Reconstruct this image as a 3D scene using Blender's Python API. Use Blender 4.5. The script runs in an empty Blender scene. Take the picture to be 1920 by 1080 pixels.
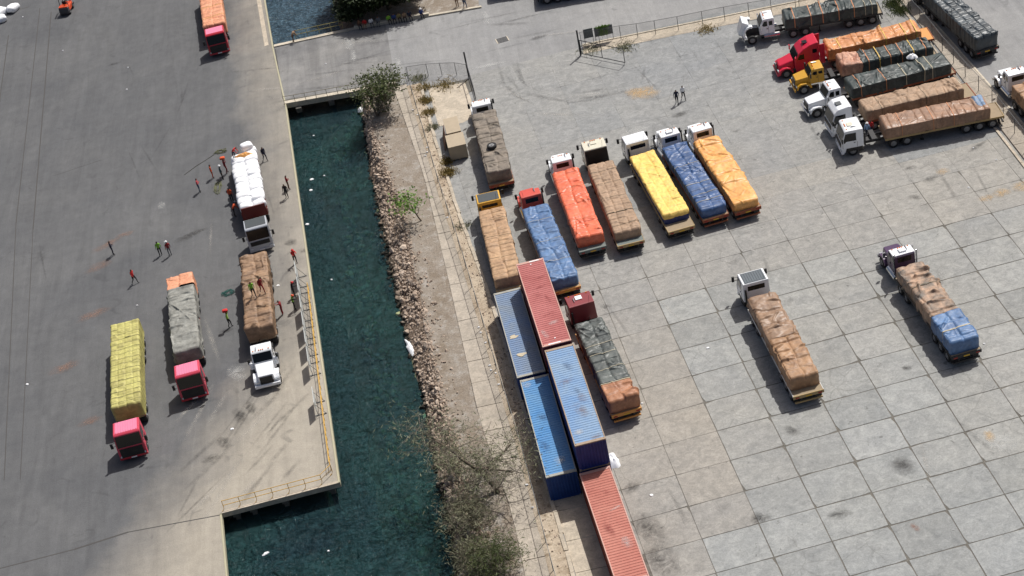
import bpy, bmesh, math, random
import numpy as np
from mathutils import Vector, Matrix, Euler

scene = bpy.context.scene
COL = scene.collection
R = math.radians

# ------------------------------------------------------------------ camera
cam_data = bpy.data.cameras.new('camera')
cam = bpy.data.objects.new('camera', cam_data)
COL.objects.link(cam)
cam_data.sensor_width = 36.0
cam_data.lens = 3219.45 / 1920.0 * 36.0
cam_data.clip_start = 1.0
cam_data.clip_end = 3000.0
_pitch, _roll = R(36.546), R(-12.400)
_fwd = Vector((0, math.cos(_pitch), -math.sin(_pitch)))
_right = Vector((1, 0, 0))
_up = _right.cross(_fwd)
_r2 = _right * math.cos(_roll) + _up * math.sin(_roll)
_u2 = -_right * math.sin(_roll) + _up * math.cos(_roll)
cam.matrix_world = Matrix(((_r2.x, _u2.x, -_fwd.x, 0), (_r2.y, _u2.y, -_fwd.y, -126.0),
                           (_r2.z, _u2.z, -_fwd.z, 93.46), (0, 0, 0, 1)))
scene.camera = cam

# ------------------------------------------------------------------ sky and sun
SUN_AZ, SUN_EL = 42.5, 56.0          # the sun stands to the upper right of the picture
world = bpy.data.worlds.new('World')
scene.world = world
world.use_nodes = True
wn = world.node_tree.nodes
wl = world.node_tree.links
wn.clear()
sky = wn.new('ShaderNodeTexSky')
sky.sky_type = 'NISHITA'
sky.sun_disc = False
sky.sun_elevation = R(SUN_EL)
sky.sun_rotation = R(SUN_AZ)
sky.air_density = 0.8
sky.dust_density = 5.0
sky.ozone_density = 0.6
bg = wn.new('ShaderNodeBackground')
bg.inputs['Strength'].default_value = 0.078
wo = wn.new('ShaderNodeOutputWorld')
wl.new(sky.outputs[0], bg.inputs[0])
wl.new(bg.outputs[0], wo.inputs[0])
sun_data = bpy.data.lights.new('sun', 'SUN')
sun_data.energy = 4.1
sun_data.angle = R(0.5)
sun_data.color = (1.0, 0.98, 0.945)
sun = bpy.data.objects.new('sun', sun_data)
COL.objects.link(sun)
_d = Vector((-math.sin(R(SUN_AZ)) * math.cos(R(SUN_EL)), -math.cos(R(SUN_AZ)) * math.cos(R(SUN_EL)), -math.sin(R(SUN_EL))))
sun.rotation_euler = _d.to_track_quat('-Z', 'Y').to_euler()
sun.location = (60, 60, 120)
scene.view_settings.view_transform = 'Standard'
scene.view_settings.look = 'None'
scene.view_settings.gamma = 1.0
scene.view_settings.exposure = 0.0
scene.view_settings.use_curve_mapping = False
scene.cycles.max_bounces = 6
scene.cycles.transparent_max_bounces = 12

# ------------------------------------------------------------------ materials
def lin(r, g, b, k=1.0):
    def f(c):
        c /= 255.0
        return (c / 12.92 if c <= 0.04045 else ((c + 0.055) / 1.055) ** 2.4) * k
    return (f(r), f(g), f(b), 1.0)

class NT:
    def __init__(s, name):
        s.m = bpy.data.materials.new(name)
        s.m.use_nodes = True
        s.t = s.m.node_tree
        s.t.nodes.clear()
        s.out = s.t.nodes.new('ShaderNodeOutputMaterial')
        s.b = s.t.nodes.new('ShaderNodeBsdfPrincipled')
        s.t.links.new(s.b.outputs[0], s.out.inputs[0])
    def n(s, kind, **kw):
        nd = s.t.nodes.new(kind)
        for k, v in kw.items():
            if hasattr(nd, k) and k not in ('color',):
                setattr(nd, k, v)
        return nd
    def l(s, a, b):
        s.t.links.new(a, b)
    def pos(s):
        return s.n('ShaderNodeNewGeometry').outputs['Position']
    def obj(s):
        return s.n('ShaderNodeTexCoord').outputs['Object']
    def mapping(s, vec, scale=(1, 1, 1), rot=(0, 0, 0), loc=(0, 0, 0)):
        m = s.n('ShaderNodeMapping')
        m.inputs['Scale'].default_value = scale
        m.inputs['Rotation'].default_value = rot
        m.inputs['Location'].default_value = loc
        s.l(vec, m.inputs['Vector'])
        return m.outputs[0]
    def noise(s, vec, scale, detail=4, rough=0.55, dist=0.0):
        n = s.n('ShaderNodeTexNoise')
        n.inputs['Scale'].default_value = scale
        n.inputs['Detail'].default_value = detail
        n.inputs['Roughness'].default_value = rough
        n.inputs['Distortion'].default_value = dist
        s.l(vec, n.inputs['Vector'])
        return n.outputs['Fac']
    def ramp(s, fac, p0, p1, c0=(0, 0, 0, 1), c1=(1, 1, 1, 1)):
        r = s.n('ShaderNodeValToRGB')
        r.color_ramp.elements[0].position = p0
        r.color_ramp.elements[1].position = p1
        r.color_ramp.elements[0].color = c0
        r.color_ramp.elements[1].color = c1
        s.l(fac, r.inputs[0])
        return r.outputs[0]
    def mix(s, fac, a, b, mode='MIX'):
        m = s.n('ShaderNodeMix')
        m.data_type = 'RGBA'
        m.blend_type = mode
        for i, v in ((0, fac), (6, a), (7, b)):
            if isinstance(v, (int, float)):
                m.inputs[i].default_value = v
            elif isinstance(v, tuple):
                m.inputs[i].default_value = v
            else:
                s.l(v, m.inputs[i])
        return m.outputs[2]
    def math(s, op, a, b=0.0, c=None):
        m = s.n('ShaderNodeMath')
        m.operation = op
        for i, v in enumerate((a, b) if c is None else (a, b, c)):
            if isinstance(v, (int, float)):
                m.inputs[i].default_value = v
            else:
                s.l(v, m.inputs[i])
        return m.outputs[0]
    def bump(s, h, strength=0.3, dist=0.05):
        b = s.n('ShaderNodeBump')
        b.inputs['Strength'].default_value = strength
        b.inputs['Distance'].default_value = dist
        s.l(h, b.inputs['Height'])
        s.l(b.outputs[0], s.b.inputs['Normal'])
    def set(s, color=None, rough=None, metal=None, spec=None):
        if color is not None:
            if isinstance(color, tuple):
                s.b.inputs['Base Color'].default_value = color
            else:
                s.l(color, s.b.inputs['Base Color'])
        if rough is not None:
            s.b.inputs['Roughness'].default_value = rough
        if metal is not None:
            s.b.inputs['Metallic'].default_value = metal
        if spec is not None:
            s.b.inputs['Specular IOR Level'].default_value = spec

MATS = {}
def paint(name, rgb, rough=0.4, metal=0.0, dirt=0.25, dscale=1.6, k=0.9, spec=0.5):
    """painted or plain surface with a little grime"""
    if name in MATS:
        return MATS[name]
    n = NT(name)
    c = lin(*rgb, k)
    o = n.obj()
    f = n.ramp(n.noise(o, dscale, 5, 0.65), 0.45, 0.75)
    dc = tuple(c[i] * 0.55 + (0.10, 0.085, 0.065)[i] * 0.45 for i in range(3)) + (1,)
    n.set(n.mix(n.math('MULTIPLY', f, dirt), c, dc), rough, metal, spec)
    MATS[name] = n.m
    return n.m

def tarp_mat(name, rgb, rgb2, rough=0.5, scale=0.7, k=1.04, fine=0.5, spec=0.5, coat=0.0):
    if name in MATS:
        return MATS[name]
    n = NT(name)
    o = n.obj()
    def dull(c, s=0.93):
        g = 0.3 * c[0] + 0.55 * c[1] + 0.15 * c[2]
        return tuple(g + (q - g) * s for q in c[:3]) + (1,)
    a, b = dull(lin(*rgb, k)), dull(lin(*rgb2, k))
    f = n.ramp(n.noise(o, scale, 6, 0.6, 0.6), 0.36, 0.66)
    col = n.mix(f, a, b)
    st = n.ramp(n.noise(n.mapping(o, (1.2, 1.0, 1)), 1.7, 5, 0.65, 1.0), 0.30, 0.70, (0.68, 0.67, 0.66, 1), (1.20, 1.20, 1.21, 1))
    col = n.mix(min(1.0, fine * 2), col, st, 'MULTIPLY')
    dust = n.ramp(n.noise(o, 1.1, 6, 0.7, 1.5), 0.50, 0.78)
    col = n.mix(n.math('MULTIPLY', dust, 0.14), col, lin(176, 166, 150))
    n.set(col, max(rough, 0.5), 0.0, 0.35)
    if coat:
        n.b.inputs['Coat Weight'].default_value = coat * 0.8
        n.b.inputs['Coat Roughness'].default_value = 0.33
    h = n.math('ADD', n.noise(n.mapping(o, (1, 1.8, 1)), 1.9, 4, 0.6, 2.2), n.math('MULTIPLY', n.noise(n.mapping(o, (1.6, 1, 1)), 4.5, 3, 0.55, 1.2), 0.22))
    n.bump(h, 0.12, 0.10)
    MATS[name] = n.m
    return n.m

def glass_mat():
    n = NT('dark_glass')
    n.set((0.008, 0.010, 0.012, 1), 0.10, 0.0, 0.35)
    return n.m
GLASS = glass_mat()
RUBBER = paint('tyre_rubber', (38, 38, 40), 0.85, 0, 0.5)
STEEL = paint('dark_steel', (52, 52, 54), 0.6, 0.3, 0.5)
BLACK = paint('black_plastic', (28, 28, 30), 0.55, 0, 0.3)
CHROME = paint('polished_metal', (210, 212, 215), 0.18, 1.0, 0.15)
RIM = paint('wheel_rim', (150, 150, 150), 0.5, 0.3, 0.5)
LAMP = paint('headlight_glass', (215, 220, 225), 0.12, 0.2, 0.05)
AMBER = paint('amber_lens', (225, 120, 20), 0.25, 0, 0.05)
TAIL = paint('red_lens', (160, 20, 15), 0.25, 0, 0.05)
WOOD = paint('deck_wood', (160, 142, 116), 0.85, 0, 0.5, 2.5)
GALV = paint('galvanised_steel', (150, 152, 152), 0.5, 0.5, 0.3)
WHITE = paint('white_paint', (250, 250, 250), 0.35, 0, 0.10)
PLATE = paint('plate_yellow', (215, 170, 40), 0.45, 0, 0.2)

def asphalt(name, c0, c1, beige=None, fine=1.0, turn=3.0):
    n = NT(name)
    p = n.pos()
    big = n.ramp(n.noise(p, 0.07, 6, 0.6, 0.6), 0.30, 0.72)
    col = n.mix(big, lin(*c0), lin(*c1))
    if beige:
        # pale concrete band that follows the quay edge, with a ragged border
        sx = n.n('ShaderNodeSeparateXYZ')
        n.l(p, sx.inputs[0])
        edge = n.math('SUBTRACT', n.math('ADD', sx.outputs[0], n.math('MULTIPLY', sx.outputs[1], 0.048)), -18.14)
        reach = n.math('ADD', 4.2, n.math('MULTIPLY', n.math('MAXIMUM', n.math('SUBTRACT', 2.0, sx.outputs[1]), 0.0), 0.55))
        wob = n.math('MULTIPLY', n.math('SUBTRACT', n.noise(p, 0.22, 5, 0.6), 0.5), 7.0)
        f = n.math('DIVIDE', n.math('ADD', n.math('ADD', edge, n.math('ADD', reach, 2.0)), wob), 8.5)
        f = n.ramp(f, 0.0, 1.0)
        bc = n.mix(n.noise(p, 0.35, 5, 0.6), lin(*beige), tuple(v * 0.82 for v in lin(*beige)[:3]) + (1,))
        col = n.mix(n.math('MULTIPLY', f, 0.92), col, bc)
    # scuffs and tyre smears run along the traffic
    smear = n.noise(n.mapping(p, (1.0, 0.09, 1), (0, 0, R(turn))), 0.9, 6, 0.7, 0.8)
    col = n.mix(0.55 * fine, col, n.ramp(smear, 0.34, 0.66, (0.80, 0.80, 0.80, 1), (1.14, 1.14, 1.14, 1)), 'MULTIPLY')
    mid = n.noise(p, 0.8, 6, 0.7)
    col = n.mix(0.6 * fine, col, n.ramp(mid, 0.32, 0.68, (0.82, 0.82, 0.83, 1), (1.14, 1.14, 1.13, 1)), 'MULTIPLY')
    blot = n.ramp(n.noise(p, 0.42, 3, 0.5, 1.5), 0.64, 0.74)
    col = n.mix(n.math('MULTIPLY', blot, 0.30), col, (0.055, 0.055, 0.056, 1))
    grain = n.noise(p, 9.0, 3, 0.8)
    col = n.mix(0.8, col, n.ramp(grain, 0.3, 0.7, (0.80, 0.80, 0.80, 1), (1.18, 1.18, 1.18, 1)), 'MULTIPLY')
    n.set(col, 0.9, 0, 0.25)
    n.bump(n.noise(p, 14.0, 3, 0.7), 0.35, 0.02)
    return n.m

def concrete(name, c0, c1, objcol=False, blots=0.35, cracks=True):
    n = NT(name)
    p = n.pos()
    if objcol:
        base = n.n('ShaderNodeObjectInfo').outputs['Color']
        col = n.mix(n.ramp(n.noise(p, 0.11, 5, 0.6, 0.5), 0.3, 0.7), base, n.mix(1.0, base, (1.08, 1.06, 1.02, 1), 'MULTIPLY'))
    else:
        col = n.mix(n.ramp(n.noise(p, 0.13, 5, 0.6, 0.5), 0.3, 0.7), lin(*c0), lin(*c1))
    mid = n.noise(p, 0.9, 7, 0.75, 0.9)
    col = n.mix(0.9, col, n.ramp(mid, 0.30, 0.70, (0.72, 0.73, 0.74, 1), (1.20, 1.19, 1.18, 1)), 'MULTIPLY')
    fm = n.noise(p, 2.6, 5, 0.75, 1.4)
    col = n.mix(0.8, col, n.ramp(fm, 0.30, 0.70, (0.80, 0.80, 0.80, 1), (1.16, 1.16, 1.16, 1)), 'MULTIPLY')
    swirl = n.noise(n.mapping(p, (0.5, 1.3, 1), (0, 0, R(-22))), 0.55, 7, 0.75, 3.2)
    col = n.mix(0.55, col, n.ramp(swirl, 0.33, 0.67, (0.82, 0.82, 0.83, 1), (1.13, 1.13, 1.12, 1)), 'MULTIPLY')
    b = n.ramp(n.noise(p, 0.55, 4, 0.6, 1.2), 0.63, 0.76)
    col = n.mix(n.math('MULTIPLY', b, blots), col, (0.075, 0.072, 0.068, 1))
    spots = n.ramp(n.noise(p, 1.5, 3, 0.6, 0.8), 0.67, 0.75)
    col = n.mix(n.math('MULTIPLY', spots, 0.55), col, (0.06, 0.058, 0.055, 1))
    if cracks:
        v = n.n('ShaderNodeTexVoronoi')
        v.feature = 'DISTANCE_TO_EDGE'
        v.inputs['Scale'].default_value = 0.42
        wv = n.mix(0.35, p, n.n('ShaderNodeTexNoise').outputs['Color'], 'ADD')
        n.l(wv, v.inputs['Vector'])
        cr = n.ramp(v.outputs['Distance'], 0.0, 0.022, (1, 1, 1, 1), (0, 0, 0, 1))
        gate = n.ramp(n.noise(p, 0.16, 3, 0.5), 0.52, 0.60)
        col = n.mix(n.math('MULTIPLY', n.math('MULTIPLY', cr, gate), 0.24), col, (0.06, 0.056, 0.05, 1))
    grain = n.noise(p, 8.0, 3, 0.8)
    col = n.mix(0.7, col, n.ramp(grain, 0.3, 0.7, (0.82, 0.82, 0.82, 1), (1.15, 1.15, 1.15, 1)), 'MULTIPLY')
    n.set(col, 0.92, 0, 0.2)
    n.bump(n.noise(p, 10.0, 4, 0.7), 0.3, 0.02)
    return n.m

def earth(name, c0, c1, c2):
    n = NT(name)
    p = n.pos()
    col = n.mix(n.ramp(n.noise(p, 0.35, 6, 0.65, 0.6), 0.35, 0.65), lin(*c0), lin(*c1))
    col = n.mix(n.ramp(n.noise(p, 1.1, 5, 0.7), 0.5, 0.7), col, lin(*c2))
    col = n.mix(0.9, col, n.ramp(n.noise(p, 7.0, 4, 0.8), 0.3, 0.7, (0.65, 0.65, 0.65, 1), (1.28, 1.28, 1.28, 1)), 'MULTIPLY')
    n.set(col, 0.95, 0, 0.1)
    n.bump(n.noise(p, 5.0, 5, 0.75), 0.7, 0.08)
    return n.m

def rock_mat():
    n = NT('bank_rock')
    rnd = n.n('ShaderNodeObjectInfo').outputs['Random']
    p = n.pos()
    f = n.math('ADD', n.math('MULTIPLY', rnd, 0.5), n.math('MULTIPLY', n.noise(p, 1.3, 4, 0.7), 0.6))
    col = n.mix(n.ramp(f, 0.3, 0.8), lin(150, 132, 116), lin(206, 188, 170))
    col = n.mix(n.ramp(n.noise(p, 4.0, 3, 0.6), 0.55, 0.75), col, lin(164, 152, 140))
    # wet, weed-covered stone near the water line
    sx = n.n('ShaderNodeSeparateXYZ')
    n.l(p, sx.inputs[0])
    wet = n.ramp(n.math('ADD', sx.outputs[2], 2.0), 0.62, 0.82, (1, 1, 1, 1), (0, 0, 0, 1))
    col = n.mix(wet, col, lin(52, 50, 44))
    n.set(col, 0.85, 0, 0.2)
    n.bump(n.noise(p, 6.0, 4, 0.7), 0.6, 0.05)
    return n.m

def water_mat(name='harbour_water', ca=(36, 58, 66), cb=(42, 72, 74), opaque=0.72):
    n = NT(name)
    p = n.pos()
    n.t.nodes.remove(n.b)
    pr = n.b = n.n('ShaderNodeBsdfPrincipled')
    sx = n.n('ShaderNodeSeparateXYZ')
    n.l(p, sx.inputs[0])
    col = n.mix(n.ramp(n.noise(p, 0.10, 4, 0.6, 0.4), 0.35, 0.65), lin(*ca), lin(*cb))
    q0 = n.mapping(p, (0.75, 1.5, 1), (0, 0, R(18)))
    rip = n.noise(q0, 1.25, 5, 0.68, 1.6)
    col = n.mix(1.0, col, n.ramp(rip, 0.36, 0.68, (0.42, 0.44, 0.46, 1), (1.85, 1.8, 1.76, 1)), 'MULTIPLY')  # bright and dark sky reflections of the ripples painted into the base colour
    n.set(col, 0.10, 0, 0.5)
    pr.inputs['IOR'].default_value = 1.33
    q = n.mapping(p, (1.25, 0.8, 1), (0, 0, R(-28)))
    h = n.math('ADD', n.noise(q, 0.9, 3, 0.55, 0.7), n.math('MULTIPLY', n.noise(q, 2.6, 4, 0.65, 0.9), 0.55))
    h = n.math('ADD', h, n.math('MULTIPLY', n.noise(p, 0.16, 2), 0.8))
    b = n.n('ShaderNodeBump')
    b.inputs['Strength'].default_value = 1.0
    b.inputs['Distance'].default_value = 0.75
    n.l(h, b.inputs['Height'])
    n.l(b.outputs[0], pr.inputs['Normal'])
    tr = n.n('ShaderNodeBsdfTransparent')
    tr.inputs[0].default_value = (0.55, 0.82, 0.76, 1)
    ms = n.n('ShaderNodeMixShader')
    ms.inputs[0].default_value = opaque
    n.l(tr.outputs[0], ms.inputs[1])
    n.l(pr.outputs[0], ms.inputs[2])
    n.l(ms.outputs[0], n.out.inputs[0])
    return n.m

def leaf_mat(name, c0, c1, trans=0.3):
    n = NT(name)
    g = n.n('ShaderNodeNewGeometry')
    col = n.mix(g.outputs['Random Per Island'], lin(*c0), lin(*c1))
    n.set(col, 0.6, 0, 0.3)
    tl = n.n('ShaderNodeBsdfTranslucent')
    n.l(col, tl.inputs[0])
    ms = n.n('ShaderNodeMixShader')
    ms.inputs[0].default_value = trans
    n.l(n.b.outputs[0], ms.inputs[1])
    n.l(tl.outputs[0], ms.inputs[2])
    n.l(ms.outputs[0], n.out.inputs[0])
    return n.m

# ------------------------------------------------------------------ object helpers
def tag(o, label=None, cat=None, group=None, kind=None):
    if label: o['label'] = label
    if cat: o['category'] = cat
    if group: o['group'] = group
    if kind: o['kind'] = kind
    return o

def thing(name, label, cat, loc=(0, 0, 0), rz=0.0, group=None):
    o = bpy.data.objects.new(name, None)
    o.empty_display_size = 0.3
    COL.objects.link(o)
    o.location = loc if len(loc) == 3 else (loc[0], loc[1], 0)
    o.rotation_euler = (0, 0, rz)
    return tag(o, label, cat, group)

def link(name, me, parent=None, loc=None, rot=None, scale=None):
    o = bpy.data.objects.new(name, me)
    COL.objects.link(o)
    if parent is not None: o.parent = parent
    if loc is not None: o.location = loc
    if rot is not None: o.rotation_euler = rot
    if scale is not None: o.scale = scale
    return o

def copy_tree(o, parent=None):
    c = o.copy()
    COL.objects.link(c)
    c.parent = parent
    for ch in list(o.children):
        copy_tree(ch, c)
    return c

class MB:
    """collects shapes for ONE mesh"""
    def __init__(s):
        s.v, s.f, s.m = [], [], []
    def add(s, verts, faces, mi=0):
        b = len(s.v)
        s.v.extend([tuple(x) for x in verts])
        s.f.extend([tuple(i + b for i in f) for f in faces])
        s.m.extend([mi] * len(faces))
        return s
    def box(s, x0, x1, y0, y1, z0, z1, mi=0):
        return s.add([(x0, y0, z0), (x1, y0, z0), (x1, y1, z0), (x0, y1, z0), (x0, y0, z1), (x1, y0, z1), (x1, y1, z1), (x0, y1, z1)],
                     [(0, 3, 2, 1), (4, 5, 6, 7), (0, 1, 5, 4), (1, 2, 6, 5), (2, 3, 7, 6), (3, 0, 4, 7)], mi)
    def hexa(s, lo, hi, mi=0):
        """4 lower and 4 upper points, counter-clockwise from above"""
        return s.add(list(lo) + list(hi), [(0, 3, 2, 1), (4, 5, 6, 7), (0, 1, 5, 4), (1, 2, 6, 5), (2, 3, 7, 6), (3, 0, 4, 7)], mi)
    def prism(s, prof, x0, x1, taper=None, mi=0):
        """profile of (y, z) points extruded along x; taper(z) scales x"""
        n = len(prof)
        t = taper or (lambda y, z: 1.0)
        xm = (x0 + x1) / 2
        L = [(xm + (x0 - xm) * t(y, z), y, z) for y, z in prof]
        Rr = [(xm + (x1 - xm) * t(y, z), y, z) for y, z in prof]
        fs = [tuple(range(n)), tuple(range(2 * n - 1, n - 1, -1))]
        for i in range(n):
            j = (i + 1) % n
            fs.append((j, i, n + i, n + j))
        return s.add(L + Rr, fs, mi)
    def tube(s, pts, r, n=6, mi=0, cap=True):
        pts = [Vector(p) for p in pts]
        rr = r if isinstance(r, (list, tuple)) else [r] * len(pts)
        vs, fs = [], []
        for i, p in enumerate(pts):
            a = pts[min(i + 1, len(pts) - 1)] - pts[max(i - 1, 0)]
            a.normalize()
            u = a.cross(Vector((0, 0, 1)) if abs(a.z) < 0.9 else Vector((1, 0, 0))).normalized()
            w = a.cross(u)
            for k in range(n):
                t = 2 * math.pi * k / n
                vs.append(p + (u * math.cos(t) + w * math.sin(t)) * rr[i])
        for i in range(len(pts) - 1):
            for k in range(n):
                k2 = (k + 1) % n
                fs.append((i * n + k, i * n + k2, (i + 1) * n + k2, (i + 1) * n + k))
        if cap:
            fs.append(tuple(range(n - 1, -1, -1)))
            fs.append(tuple((len(pts) - 1) * n + k for k in range(n)))
        return s.add(vs, fs, mi)
    def ball(s, c, rx, ry=None, rz=None, nu=10, nv=6, mi=0, v0=0.0, v1=1.0):
        ry = ry or rx; rz = rz or rx
        vs, fs = [], []
        for j in range(nv + 1):
            ph = math.pi * (v0 + (v1 - v0) * j / nv)
            for i in range(nu):
                th = 2 * math.pi * i / nu
                vs.append((c[0] + rx * math.sin(ph) * math.cos(th), c[1] + ry * math.sin(ph) * math.sin(th), c[2] + rz * math.cos(ph)))
        for j in range(nv):
            for i in range(nu):
                i2 = (i + 1) % nu
                fs.append((j * nu + i, (j + 1) * nu + i, (j + 1) * nu + i2, j * nu + i2))
        return s.add(vs, fs, mi)
    def mesh(s, name, mats, bevel=0.0, smooth=False, seg=2, weld=True):
        me = bpy.data.meshes.new(name)
        me.from_pydata(s.v, [], s.f)
        me.polygons.foreach_set('material_index', s.m)
        for m in (mats if isinstance(mats, (list, tuple)) else [mats]):
            me.materials.append(m)
        bm = bmesh.new()
        bm.from_mesh(me)
        bmesh.ops.remove_doubles(bm, verts=bm.verts, dist=1e-5)
        bmesh.ops.recalc_face_normals(bm, faces=bm.faces)
        if bevel:
            ed = [e for e in bm.edges if len(e.link_faces) == 2 and e.calc_face_angle(0) > 0.35]
            bmesh.ops.bevel(bm, geom=ed, offset=bevel, segments=seg, profile=0.5, affect='EDGES', clamp_overlap=True)
        bm.to_mesh(me)
        bm.free()
        if smooth:
            me.polygons.foreach_set('use_smooth', [True] * len(me.polygons))
        me.update()
        return me
    def obj(s, name, mats, parent=None, bevel=0.0, smooth=False, seg=2):
        return link(name, s.mesh(name, mats, bevel, smooth, seg), parent)

def np_mesh(name, V, F, mats, smooth=True, mi=None):
    me = bpy.data.meshes.new(name)
    me.from_pydata([tuple(v) for v in V.tolist()] if hasattr(V, 'tolist') else V, [], F.tolist() if hasattr(F, 'tolist') else F)
    for m in (mats if isinstance(mats, (list, tuple)) else [mats]):
        me.materials.append(m)
    if mi is not None:
        me.polygons.foreach_set('material_index', mi)
    if smooth:
        me.polygons.foreach_set('use_smooth', [True] * len(me.polygons))
    me.update()
    return me

_perm = np.random.RandomState(7).rand(64, 64)
def vnoise(x, y):
    x = np.asarray(x, float); y = np.asarray(y, float)
    xi = np.floor(x).astype(int); yi = np.floor(y).astype(int)
    fx = x - xi; fy = y - yi
    fx = fx * fx * (3 - 2 * fx); fy = fy * fy * (3 - 2 * fy)
    g = lambda a, b: _perm[a % 64, b % 64]
    return (g(xi, yi) * (1 - fx) + g(xi + 1, yi) * fx) * (1 - fy) + (g(xi, yi + 1) * (1 - fx) + g(xi + 1, yi + 1) * fx) * fy
def fbm(x, y, o=3):
    s = 0; a = 0.5; k = 1.0
    for i in range(o):
        s = s + a * vnoise(np.asarray(x) * k + 17.3 * i, np.asarray(y) * k + 9.1 * i); a *= 0.5; k *= 2.03
    return s / (1 - 0.5 ** o)

def lerp_keys(y, keys):
    """keys: [(y, x)] sorted by y"""
    if y <= keys[0][0]: return keys[0][1]
    for (a, b), (c, d) in zip(keys, keys[1:]):
        if y <= c:
            return b + (d - b) * (y - a) / (c - a)
    return keys[-1][1]

def sheet(name, pts, z, m, thick=0.0, parent=None):
    """flat polygon, optionally extruded down"""
    n = len(pts)
    mb = MB()
    if thick <= 0:
        mb.add([(x, y, z) for x, y in pts], [tuple(range(n))])
    else:
        mb.add([(x, y, z) for x, y in pts] + [(x, y, z - thick) for x, y in pts],
               [tuple(range(n)), tuple(range(2 * n - 1, n - 1, -1))] + [(i, (i + 1) % n, n + (i + 1) % n, n + i) for i in range(n)])
    o = link(name, mb.mesh(name, m), parent)
    if parent is None: o['kind'] = 'structure'
    return o

# ================================================================== THE SETTING
random.seed(3)
M_QUAY = asphalt('quay_asphalt', (90, 91, 93), (106, 106, 106), beige=(174, 166, 152))
M_ROAD = asphalt('road_asphalt', (134, 134, 134), (152, 151, 149), fine=0.9, turn=97)
M_BRIDGE = asphalt('bridge_asphalt', (112, 112, 113), (142, 140, 136), fine=1.5, turn=95)
M_SLAB = concrete('yard_concrete', (160, 158, 152), (172, 167, 158), objcol=True)
M_JOINT = earth('joint_dirt', (106, 103, 97), (120, 116, 108), (96, 93, 87))
M_BEIGE = concrete('pale_concrete', (182, 170, 152), (196, 184, 166), blots=0.2)
M_WALK = concrete('walkway_concrete', (168, 158, 144), (186, 176, 162), blots=0.25)
M_KERB = concrete('kerb_concrete', (190, 180, 162), (206, 196, 178), blots=0.2, cracks=False)
M_VERGE = earth('verge_rubble', (170, 154, 134), (188, 174, 154), (126, 110, 90))
M_DIRT = earth('bank_dirt', (150, 141, 130), (132, 120, 106), (168, 162, 154))
M_WALL = concrete('quay_wall_concrete', (96, 94, 88), (112, 108, 100), cracks=False)
M_BED = earth('sea_bed', (52, 74, 70), (60, 86, 78), (80, 88, 66))
M_ROCK = rock_mat()
M_YELLOW = paint('yellow_rail_paint', (226, 178, 78), 0.5, 0, 0.35)
M_RAILGREY = paint('weathered_rail_paint', (150, 140, 112), 0.6, 0, 0.4)
M_POST = paint('fence_post_grey', (112, 114, 114), 0.55, 0.3, 0.3)
M_DARKPOST = paint('dark_gate_post', (48, 50, 54), 0.55, 0.2, 0.3)

# --- left quay: a deck slab over a recessed wall
QEDGE = [(-140, -20.0), (-28.7, -26.5), (-21.46, -27.03)]
quay_pts = [(-320, -150), (-19.4, -150), (-26.5, -28.7), (-27.03, -21.46), (-17.14, -20.88), (-20.16, 42.19), (-21.43, 57.07), (-22.24, 69.7), (-27, 160), (-320, 160)]
quay = sheet('quay_deck', quay_pts, 0.0, M_QUAY, 0.45)
sheet('quay_wall', [(-320, -150), (-21.6, -150), (-28.4, -28.7), (-28.8, -19.6), (-18.9, -19.3), (-21.9, 42.2), (-23.2, 57.1), (-24.0, 69.7), (-29, 160), (-320, 160)], -0.46, M_WALL, 4.5)
sheet('sea_bed', [(-60, -160), (40, -160), (40, 170), (-60, 170)], -4.6, M_BED)
# pile caps under the deck edges
for x, y in [(-24.6, -21.0), (-21.9, -20.85), (-18.0, -20.6), (-26.0, -21.15)]:
    MB().box(x - 0.28, x + 0.28, y - 0.02, y + 1.4, -1.0, -0.45).box(x - 0.2, x + 0.2, y + 0.3, y + 0.8, -4.5, -1.0).obj('pile_cap', M_WALL, quay)
# pale coping along the quay edges
def strip(name, pts, w0, w1, z0, z1, m, parent=None, kind='structure'):
    """band that runs along a polyline; w0..w1 is the sideways extent to the right of travel"""
    L, Rr = [], []
    for i, (x, y) in enumerate(pts):
        a = Vector(pts[max(i - 1, 0)]); b = Vector(pts[min(i + 1, len(pts) - 1)])
        d = (b - a).normalized(); nrm = Vector((d.y, -d.x))
        L.append((x + nrm.x * w0, y + nrm.y * w0)); Rr.append((x + nrm.x * w1, y + nrm.y * w1))
    n = len(pts)
    vs = [(x, y, z1) for x, y in L] + [(x, y, z1) for x, y in Rr] + [(x, y, z0) for x, y in L] + [(x, y, z0) for x, y in Rr]
    fs = []
    for i in range(n - 1):
        fs += [(i, n + i, n + i + 1, i + 1), (2 * n + i, i, i + 1, 2 * n + i + 1), (n + i, 3 * n + i, 3 * n + i + 1, n + i + 1), (3 * n + i, 2 * n + i, 2 * n + i + 1, 3 * n + i + 1)]
    fs += [(0, 2 * n, 3 * n, n), (n - 1, 2 * n - 1, 4 * n - 1, 3 * n - 1)]
    o = MB().add(vs, fs).obj(name, m, parent)
    if parent is None and kind: o['kind'] = kind
    return o
M_COPE = paint('coping_concrete', (184, 178, 150), 0.9, 0, 0.35, 0.8)
strip('quay_coping', [(-17.14, -20.88), (-20.16, 42.19), (-21.43, 57.07), (-22.24, 69.7), (-27, 160)], -0.13, 0.03, -0.5, 0.05, M_COPE)
strip('quay_coping', [(-19.4, -150), (-26.5, -28.7), (-27.03, -21.46)], -0.12, 0.03, -0.5, 0.04, M_COPE)
strip('quay_coping', [(-27.0, -21.46), (-17.16, -20.88)], -0.25, 0.02, -0.47, 0.03, M_BEIGE)
# rubber-marked inner band beside the upper basin
strip('quay_kerb_band', [(-21.7, 57.6), (-22.5, 69.7), (-27.4, 160)], -0.75, -0.25, -0.02, 0.02, M_BEIGE)
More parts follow.
